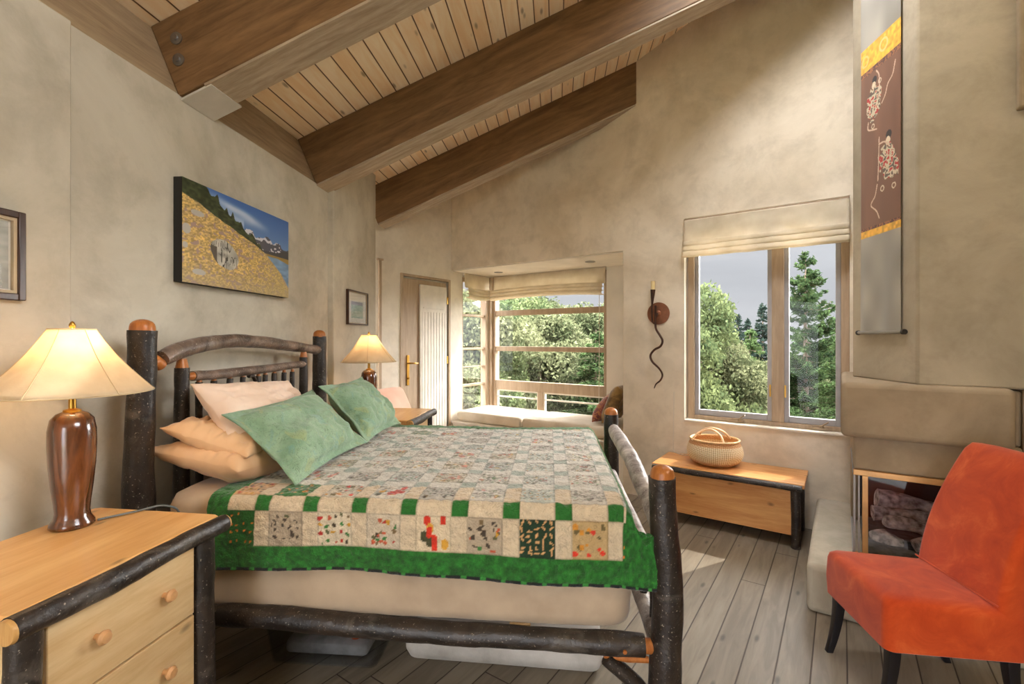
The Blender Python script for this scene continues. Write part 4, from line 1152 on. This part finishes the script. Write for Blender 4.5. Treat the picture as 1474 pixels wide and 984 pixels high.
# ------------------------------------------------------------------ hanging scroll on the chimney face
N0 = FF.w(4.334, -1.056)                     # the breast's near corner
CFR = Frame(N0.x, N0.y, LF.a)                # x off the face is negative; y along the face, away from the camera
ysA, ysB = CFR.y(1298, -.012), CFR.y(1239, -.012)
zb = CFR.z(479, -.012, (ysA+ysB)/2)
hs = thing('hanging_scroll', 'long brown and gold silk hanging scroll with embroidered figures on the chimney face', 'wall hanging', CFR.w(-.004, (ysA+ysB)/2, zb), LF.a)
Wd = (ysB-ysA)
zrel = lambda py, px, yl: CFR.z(py, -.012, yl)-zb
ym = (ysA+ysB)/2
def zr(py0, py1):    # mean height from the two side pixels
    return (CFR.z(py0, -.012, ysB)+CFR.z(py1, -.012, ysA))/2 - zb
g1t, g1b = zr(78, 28), zr(112, 70)
g2t, g2b = zr(338, 318), zr(346, 331)
ztop = 3.2
nu, nv = 110, 900
U, V = np.meshgrid(np.linspace(0, 1, nu), np.linspace(0, ztop, nv), indexing='ij')   # U 0 = near edge, V = height over the bottom rod
P = np.stack([-.008-.006*np.sin(U*9+V*.7)*(V < g2b)*np.clip(g2b-V, 0, .3)/.3, (U-.5)*Wd*.97, V+.01], -1)
N = lambda s, k, su=1, sv=1: sm_noise(U*Wd*su, V*sv, s, k)
c = np.zeros((nu, nv, 3))+np.array((150,144,132.))
c = c*(.88+.24*N(10, 1, 1, .5))[..., None]
mid = (V > g2b) & (V < g1t)
c = np.where(mid[..., None], np.array((122,84,62.))*(.93+.12*N(20, 2, 1, .2))[..., None], c)
for a, b in ((g2b, g2t), (g1b, g1t)):
    m_ = (V >= a) & (V <= b); c = np.where(m_[..., None], np.array((226,170,56.))*(.84+.3*N(60, 3))[..., None], c)
for a in ((g2t, g2t+.018), (g1b-.02, g1b+.012)):
    m_ = (V > a[0]) & (V < a[1]); c = np.where(m_[..., None], np.where((N(120, 4) > .5)[..., None], np.array((150,96,60.)), np.array((90,60,50.))), c)
UX = U*Wd
def disc(cu, cv, ru, rv, colr, ring=0, th=0):
    global c
    du, dv = UX-cu*Wd, V-cv
    e = ((du*math.cos(th)+dv*math.sin(th))/ru)**2 + ((-du*math.sin(th)+dv*math.cos(th))/rv)**2
    m_ = (e < 1) if not ring else ((e < 1) & (e > (1-ring)**2))
    c = np.where(m_[..., None], np.array(colr, float), c)
gm = (g1t+g1b)/2
disc(.4, gm+.01, .04, .04, (230,190,120), .3); disc(.88, gm+.0, .036, .036, (226,184,110), .3)
# two small embroidered figures and curling ribbons, in plain generic shapes
def P2(px, py):
    yl = CFR.y(px, -.012); return ((yl-ysA)/Wd, CFR.z(py, -.012, yl)-zb)
def fig(cx, cy, s, k):
    global c
    r = np.random.default_rng(k)
    a, b = P2(cx, cy)
    disc(a-.02, b+.135*s, .022*s, .022*s, (44,34,32), 0, .6); disc(a+.0, b+.105*s, .018*s, .022*s, (222,200,170))
    n_ = N(70, 30+k); n2_ = N(45, 40+k)
    du, dv = (UX-a*Wd), V-b
    th = -.45 if k == 2 else .25
    p_, q_ = du*math.cos(th)+dv*math.sin(th), -du*math.sin(th)+dv*math.cos(th)
    body = ((p_/(.062*s))**2 + (q_/(.10*s))**2) < .45+1.1*n2_
    cl_ = np.where((n_ > .62)[..., None], np.array((176,48,42.)), np.where((n_ < .30)[..., None], np.array((96,80,70.)), np.array((196,182,152.))))
    c = np.where(body[..., None], cl_, c)
    for q in range(5):
        disc(a+r.uniform(-.22, .22), b+r.uniform(-.15, .12)*s, .016*s, .016*s, (204,184,156), .4)
fig(1258, 150, 1.0, 1); fig(1279, 234, 1.15, 2)
def ribbon(pts):
    global c
    pp, _ = resample([(P2(*p)[0]*Wd, P2(*p)[1], 0) for p in pts], [0]*len(pts), 50)
    for p in pp:
        m_ = (UX-p.x)**2+(V-p.y)**2 < .0045**2; c = np.where(m_[..., None], np.array((206,176,150.)), c)
ribbon([(1290, 88), (1286, 108), (1279, 122), (1275, 138), (1270, 150)])
ribbon([(1262, 104), (1266, 112), (1266, 140)]); ribbon([(1250, 180), (1250, 190), (1262, 188)])
ribbon([(1266, 210), (1274, 206), (1282, 212)]); ribbon([(1263, 268), (1260, 284), (1254, 298), (1262, 306), (1266, 316)])
ribbon([(1266, 200), (1265, 240), (1264, 262)])
o = MB().grid(P).build('silk_panel', painted('embroidered_silk', .6, .3, sheen=.2), hs, sharp=180, recalc=False); paint(o, c)
so = o.modifiers.new('thick', 'SOLIDIFY'); so.thickness = .002
rod = MB().tube([(-.012, -Wd/2-.015, .004), (-.012, Wd/2+.012, .004)], .011, 16); rod.build('bottom_rod', simple('grey_rod', (128,122,112), .5, .05), hs)
MB().tube([(-.012, -Wd/2-.030, .004), (-.012, -Wd/2-.014, .004)], .015, 16).build('rod_knob', M['dark'], hs)
MB().tube([(-.012, Wd/2+.012, .004), (-.012, Wd/2+.024, .004)], .015, 16).build('rod_knob', M['dark'], hs)

# ------------------------------------------------------------------ cushions on the window seat
def scatter(x, q, z, w, h, lean, turn, mat, seed, label):
    o = pillow(w, h, .15, seed, wr=.01).build('scatter_cushion', mat, None, sharp=180)
    b = FF.w(x, q, z); up = Vector((math.cos(FF.a)*math.sin(lean), math.sin(FF.a)*math.sin(lean), math.cos(lean)))
    ac = Vector((-math.sin(FF.a+turn), math.cos(FF.a+turn), 0))
    pose(o, b, up, ac); tag(o, label, 'cushion', 'scatter cushions at the right end of the window seat')
scatter(1.83, .36, .64, .42, .36, R(38), R(6), M['cush1'], 41, 'dark red patterned scatter cushion leaning leftmost on the window seat')
scatter(1.98, .30, .64, .42, .42, R(24), R(0), M['cush2'], 45, 'olive brown scatter cushion against the right wall of the window seat')
# ------------------------------------------------------------------ outdoors
def foliage_mat(name, a, b, trans=.35):
    t = NT(name); v = t.co()
    oi = t.n.new('ShaderNodeObjectInfo')
    n = t.math('ADD', t.noise(v, 1.3, 3), t.math('MULTIPLY', t.math('SUBTRACT', t.noise(v, 14, 2), .5), .9))
    n = t.math('ADD', n, t.math('MULTIPLY', t.math('SUBTRACT', oi.outputs['Random'], .5), .25))
    col = t.ramp(n, [(.3, b), (.72, a)])
    d = t.n.new('ShaderNodeBsdfDiffuse'); t.l(col, d.inputs[0])
    tr = t.n.new('ShaderNodeBsdfTranslucent'); t.l(col, tr.inputs[0])
    m = t.n.new('ShaderNodeMixShader'); m.inputs[0].default_value = trans
    t.l(d.outputs[0], m.inputs[1]); t.l(tr.outputs[0], m.inputs[2]); return t.end(m.outputs[0])
F_OLIVE = foliage_mat('olive_leaves', (102,104,76), (50,58,38))
F_GREEN = foliage_mat('mid_green_leaves', (92,100,66), (46,58,38))
F_CON = foliage_mat('conifer_needles', (78,96,58), (34,48,30))
F_DARK = foliage_mat('dark_fir_needles', (54,66,58), (24,34,30))
F_YEL = foliage_mat('lime_leaves', (100,110,58), (60,72,34))
TRK = simple('tree_bark', (96,82,68), .9, .25, 9, bump=.5)
def quads_mesh(name, C, A, Bd):
    """C centres, A half long axis, Bd half short axis -> one leaf mesh (rhombus leaves)"""
    n = len(C)
    V = np.empty((n, 4, 3), np.float32)
    V[:, 0] = C-A; V[:, 1] = C+Bd-A*.1; V[:, 2] = C+A; V[:, 3] = C-Bd-A*.1
    me = bpy.data.meshes.new(name)
    me.vertices.add(n*4); me.vertices.foreach_set('co', V.ravel())
    me.loops.add(n*4); me.loops.foreach_set('vertex_index', np.arange(n*4, dtype=np.int32))
    me.polygons.add(n); me.polygons.foreach_set('loop_start', np.arange(0, n*4, 4, dtype=np.int32)); me.polygons.foreach_set('loop_total', np.full(n, 4, np.int32))
    me.update(calc_edges=True); return me
def unit(v): return v/np.maximum(np.linalg.norm(v, axis=-1, keepdims=True), 1e-9)
def broadleaf(h, rad, n, leaf, seed, blobs=26):
    """crown of overlapping leaf clusters; unit heights in metres"""
    r = np.random.default_rng(seed)
    c = []
    for k in range(blobs):
        u = (k+.5)/blobs; zz = h*(.18+.78*u); rr = rad*math.sqrt(max(.04, 1-(abs(u-.42)/.62)**2.2))
        a = r.uniform(0, 2*math.pi); d = rr*r.uniform(.25, .8)
        c.append((d*math.cos(a), d*math.sin(a), zz, rad*r.uniform(.28, .46)))
    c = np.array(c); pick = r.integers(0, blobs, n)
    d = unit(r.normal(size=(n, 3))); d[:, 2] = np.abs(d[:, 2])*.9-.25*r.random(n)
    q = c[pick, :3] + d*c[pick, 3:4]*(.62+.42*r.random((n, 1)))**.7
    q += r.normal(size=(n, 3))*.05
    A = unit(r.normal(size=(n, 3)))*leaf*r.uniform(.6, 1.2, (n, 1)); B2 = unit(np.cross(A, r.normal(size=(n, 3))))*leaf*.5
    me = quads_mesh('leaves', q, A, B2)
    mb = MB().tube([(0,0,-.5), (.05,.04,h*.3), (-.04,.06,h*.6), (0,0,h*.85)], [rad*.10, rad*.08, rad*.05, .02], 8, .1, seed, res=12)
    for k in range(0, blobs, 2):
        x, y, z, _ = c[k]; mb.tube([(0, 0, z*.7), (x*.5, y*.5, z*.88), (x, y, z)], [rad*.03, rad*.02, .01], 5)
    return me, mb
def conifer(h, rad, n, leaf, seed, droop=.25, sparse=0.0, up=.0):
    r = np.random.default_rng(seed)
    nb_ = int(h*24); C, A, Bd = [], [], []
    mb = MB().tube([(0,0,-.3), (.02,0,h*.4), (0,.03,h*.8), (0,0,h)], [h*.016, h*.012, h*.005, .004], 8, .05, seed, res=14)
    ts = np.sort(r.random(nb_)**.85)
    wts = []
    for t_ in ts:
        L = rad*((1-t_)**.8)*(.75+.4*r.random()) + .12
        wts.append(L**1.5)
    wts = np.array(wts)/sum(wts); per = np.maximum(6, (wts*n).astype(int))
    for t_, m_ in zip(ts, per):
        a = r.uniform(0, 2*math.pi); L = rad*((1-t_)**.8)*(.65+.5*r.random()) + .12
        z0 = h*(.06+.94*t_); dr = np.array((math.cos(a), math.sin(a), 0))
        sd = np.array((-math.sin(a), math.cos(a), 0))
        s = r.random(m_)**.7*(1-sparse*.25)+sparse*.12; s = np.minimum(s, 1)
        side = (r.random(m_)*2-1)
        wdt = L*.22*(1-s)*1.0 + .05*L
        bz_ = -droop*L*s**1.4 + (up+.16)*L*s**2.4
        q = dr*(L*s)[:, None] + sd*(side*wdt)[:, None] + np.array((0,0,1))*(z0 + bz_ + r.normal(size=m_)*.03 - np.abs(side)*.08*L)[:, None]
        dirn = unit(dr*.7 + sd*(side*1.1)[:, None] + r.normal(size=(m_, 3))*.35)
        C.append(q); A.append(dirn*leaf*r.uniform(.6, 1.3, (m_, 1))); Bd.append(unit(np.cross(dirn, r.normal(size=(m_, 3))))*leaf*.30)
        if L > .5 and r.random() < .5: mb.tube([(0,0,z0), tuple(dr*L*.5+np.array((0,0,z0-droop*L*.35))), tuple(dr*L*.95+np.array((0,0,z0-droop*L*.9+(up+.16)*L)))], [.02+.01*L, .014, .004], 5)
    return quads_mesh('needles', np.concatenate(C), np.concatenate(A), np.concatenate(Bd)), mb
LIB = {}
def libtree(key, fn):
    if key not in LIB: LIB[key] = fn()
    return LIB[key]
KINDS = {
 'bushy':  lambda: broadleaf(7.0, 2.6, 52000, .075, 1, 34),
 'bushy2': lambda: broadleaf(7.0, 2.4, 48000, .07, 5, 30),
 'wispy':  lambda: broadleaf(7.0, 2.0, 24000, .07, 9, 26),
 'fir':    lambda: conifer(9.0, 2.5, 60000, .085, 2, .30),
 'firs':   lambda: conifer(9.0, 2.6, 60000, .085, 6, .14, .15, .18),
 'spruce': lambda: conifer(9.0, 1.7, 22000, .11, 4, .25),
}
made = {}
GZ = -4.0
def tree(px, Y, top, kind, mat, label, group, wscale=1.0, name=None, xoff=0):
    base_h = 7.0 if kind in ('bushy', 'bushy2', 'wispy') else 9.0
    ztop = H + (HY-top)/FL*Y
    X = (px-CX)/FL*Y + xoff
    gz = ground(X, Y)
    sc_ = (ztop-gz)/base_h
    t = thing(name or ('conifer_tree' if base_h == 9 else 'leafy_tree'), label, 'tree', (X, Y, gz), random.uniform(0, 6.28), group)
    t.scale = (sc_*wscale, sc_*wscale, sc_)
    key = (kind, mat.name)
    if key not in made:
        me, mb = libtree(kind, KINDS[kind])
        if me.materials: me = me.copy()
        me.materials.append(mat)
        f = bpy.data.objects.new('foliage', me); COL.objects.link(f); f.parent = t
        tk = mb.build('trunk', TRK, t); made[key] = (f, tk)
    else:
        for src in made[key]:
            c = src.copy(); COL.objects.link(c); c.parent = t
    return t
def ground(x, y):
    d = max(0, y-7)
    return GZ - .06*d + .010*max(0, d-14)**1.25*1.0 + .35*noise.noise((x*.08, y*.08, 0))
# hillside
gx = np.linspace(-70, 130, 70); gy = np.concatenate([np.linspace(-30, 30, 40), np.linspace(32, 150, 34)])
P = np.array([[(x, y, ground(x, y)) for y in gy] for x in gx])
o = MB().grid(P).build('ground_hillside', simple('grass_slope', (84,84,58), .95, .25, .4), None, sharp=180); o['kind'] = 'structure'
GB = 'trees outside the wide window seat'; GC = 'trees outside the double casement window'
# beyond the window seat
for px, Y, top, k, m, ws_, lb in (
  (698, 14, 453, 'bushy', F_GREEN, 1.0, 'leafy tree at the far left of the seat window view'),
  (742, 17, 445, 'bushy', F_OLIVE, 1.0, 'pale olive leafy tree left of centre in the seat window'),
  (775, 13, 460, 'bushy2', F_OLIVE, 1.0, 'pale leafy tree in the lower middle of the seat window'),
  (795, 19, 439, 'wispy', F_OLIVE, 1.1, 'tall wispy tree whose tip shows under the wide shade'),
  (828, 15, 453, 'bushy2', F_OLIVE, 1.0, 'olive leafy tree right of centre in the seat window'),
  (866, 20, 441, 'wispy', F_GREEN, 1.0, 'tall leafy tree near the right edge of the seat window'),
  (858, 11.5, 474, 'fir', F_CON, 1.1, 'bright green fir low at the right of the seat window'),
  (716, 11, 511, 'bushy', F_YEL, .9, 'yellow green shrubby tree low at the left of the seat window'),
  (672, 11, 438, 'bushy2', F_GREEN, .8, 'green leafy tree seen through the narrow side window'),
  (720, 26, 438, 'bushy', F_GREEN, 1.3, 'distant leafy tree behind the olive trees, left'),
  (810, 27, 449, 'bushy2', F_GREEN, 1.4, 'distant leafy tree behind the olive trees, middle'),
  (880, 27, 447, 'bushy', F_GREEN, 1.4, 'distant leafy tree behind the olive trees, right')):
    tree(px, Y, top, k, m, lb, GB, ws_)
for px, Y, top, k, m, ws_, lb in (
  (1000, 10.0, 432, 'bushy', F_YEL, .80, 'sunlit lime green leafy tree at the left of the casement view'),
  (1048, 11.0, 500, 'bushy2', F_OLIVE, .80, 'pale leafy tree low in the middle of the left casement'),
  (1080, 13, 470, 'fir', F_CON, .9, 'green fir low at the right of the left casement'),
  (1030, 30, 421, 'spruce', F_DARK, .9, 'distant dark fir with a rounded tip in the left casement'),
  (1012, 36, 440, 'spruce', F_DARK, 1.1, 'distant dark fir left of the round tipped one'),
  (1048, 34, 444, 'spruce', F_DARK, 1.0, 'distant dark fir right of the round tipped one'),
  (1062, 42, 452, 'spruce', F_DARK, 1.1, 'far bluish fir on the skyline of the left casement'),
  (1076, 40, 458, 'spruce', F_DARK, 1.1, 'far bluish fir at the low point of the skyline'),
  (1098, 24, 436, 'spruce', F_DARK, .9, 'dark fir close beside the central window post'),
  (1160, 12.0, 362, 'firs', F_CON, .80, 'tall open branched fir in the right casement'),
  (1218, 9.0, 456, 'fir', F_YEL, .85, 'lime green young fir at the right edge of the right casement'),
  (1180, 15, 500, 'fir', F_CON, 1.2, 'broad green fir behind the tall open branched fir'),
  (1140, 13, 520, 'bushy2', F_GREEN, .8, 'green leafy tree low at the left of the right casement'),
  (1206, 17, 452, 'fir', F_CON, 1.2, 'broad fir filling the right of the right casement, behind the lime green one'),
  (1250, 20, 440, 'fir', F_CON, 1.0, 'green fir mostly hidden behind the chimney')):
    tree(px, Y, top, k, m, lb, GC, ws_)

# ------------------------------------------------------------------ light
W = bpy.data.worlds.new('sky'); S.world = W; W.use_nodes = True
nt = W.node_tree; nt.nodes.clear()
tc = nt.nodes.new('ShaderNodeTexCoord'); sp3 = nt.nodes.new('ShaderNodeSeparateXYZ'); nt.links.new(tc.outputs['Generated'], sp3.inputs[0])
rp = nt.nodes.new('ShaderNodeValToRGB'); nt.links.new(sp3.outputs['Z'], rp.inputs[0])
e = rp.color_ramp.elements
e[0].position = 0.0; e[0].color = (.295, .30, .315, 1); e[1].position = .10; e[1].color = (.305, .315, .335, 1)
for p_, c_ in ((.22, (.315, .325, .345, 1)), (.5, (1.6, 1.62, 1.66, 1)), (1.0, (3.0, 3.02, 3.1, 1))):
    q_ = e.new(p_); q_.color = c_
ns = nt.nodes.new('ShaderNodeTexNoise'); ns.inputs['Scale'].default_value = 3.2; ns.inputs['Detail'].default_value = 5
mpn = nt.nodes.new('ShaderNodeMapping'); mpn.inputs['Scale'].default_value = (1, 1, 3.5); nt.links.new(tc.outputs['Generated'], mpn.inputs[0]); nt.links.new(mpn.outputs[0], ns.inputs['Vector'])
mr2 = nt.nodes.new('ShaderNodeMapRange'); nt.links.new(ns.outputs[0], mr2.inputs[0]); mr2.inputs[1].default_value = .3; mr2.inputs[2].default_value = .7; mr2.inputs[3].default_value = .88; mr2.inputs[4].default_value = 1.12
# sky behind the camera brightened as added fill for the room
mrb = nt.nodes.new('ShaderNodeMapRange'); nt.links.new(sp3.outputs['Y'], mrb.inputs[0]); mrb.inputs[1].default_value = .38; mrb.inputs[2].default_value = -.25; mrb.inputs[3].default_value = 1.0; mrb.inputs[4].default_value = BACK if 'BACK' in globals() else 9.5
mu = nt.nodes.new('ShaderNodeMath'); mu.operation = 'MULTIPLY'; nt.links.new(mr2.outputs[0], mu.inputs[0]); nt.links.new(mrb.outputs[0], mu.inputs[1])
bg = nt.nodes.new('ShaderNodeBackground'); nt.links.new(rp.outputs[0], bg.inputs[0]); nt.links.new(mu.outputs[0], bg.inputs[1])
wo = nt.nodes.new('ShaderNodeOutputWorld'); nt.links.new(bg.outputs[0], wo.inputs[0])
def sun(name, d, strength, angle, color):
    l = bpy.data.lights.new(name, 'SUN'); l.energy = strength; l.angle = R(angle); l.color = color
    o = bpy.data.objects.new(name, l); COL.objects.link(o); o.rotation_euler = Vector(d).to_track_quat('-Z', 'Y').to_euler(); return o
vv = Vector((math.sin(R(34.9)), math.cos(R(34.9)), 0)); wv_ = Vector((math.cos(R(34.9)), -math.sin(R(34.9)), 0))
sun('sun', -vv - wv_*.55 + Vector((0, 0, -1.10)), 3.2, .6, (1, .95, .86))
sun('added_soft_sun', -vv*1.0 - wv_*.45 + Vector((0, 0, -.50)), 7.5, 50, (1, .97, .93))  # second soft sun, added to strengthen daylight through the windows

# ------------------------------------------------------------------ camera
cd = bpy.data.cameras.new('camera'); cam = bpy.data.objects.new('camera', cd); COL.objects.link(cam)
cam.location = (0, 0, H); cam.rotation_euler = (R(90), 0, 0)
cd.sensor_fit = 'HORIZONTAL'; cd.sensor_width = 36; cd.lens = FL/1474*36; cd.shift_y = (HY-492)/1474
cd.clip_start = .02; cd.clip_end = 400
S.camera = cam
vs = S.view_settings
S.display_settings.display_device = 'sRGB'
vs.view_transform = 'Standard'; vs.look = 'None'; vs.exposure = 1.0; vs.gamma = 1.0; vs.use_curve_mapping = False
cy = S.cycles
cy.use_denoising = True; cy.max_bounces = 10; cy.diffuse_bounces = 6; cy.transparent_max_bounces = 16; cy.sample_clamp_indirect = 6
cy.caustics_reflective = False; cy.caustics_refractive = False
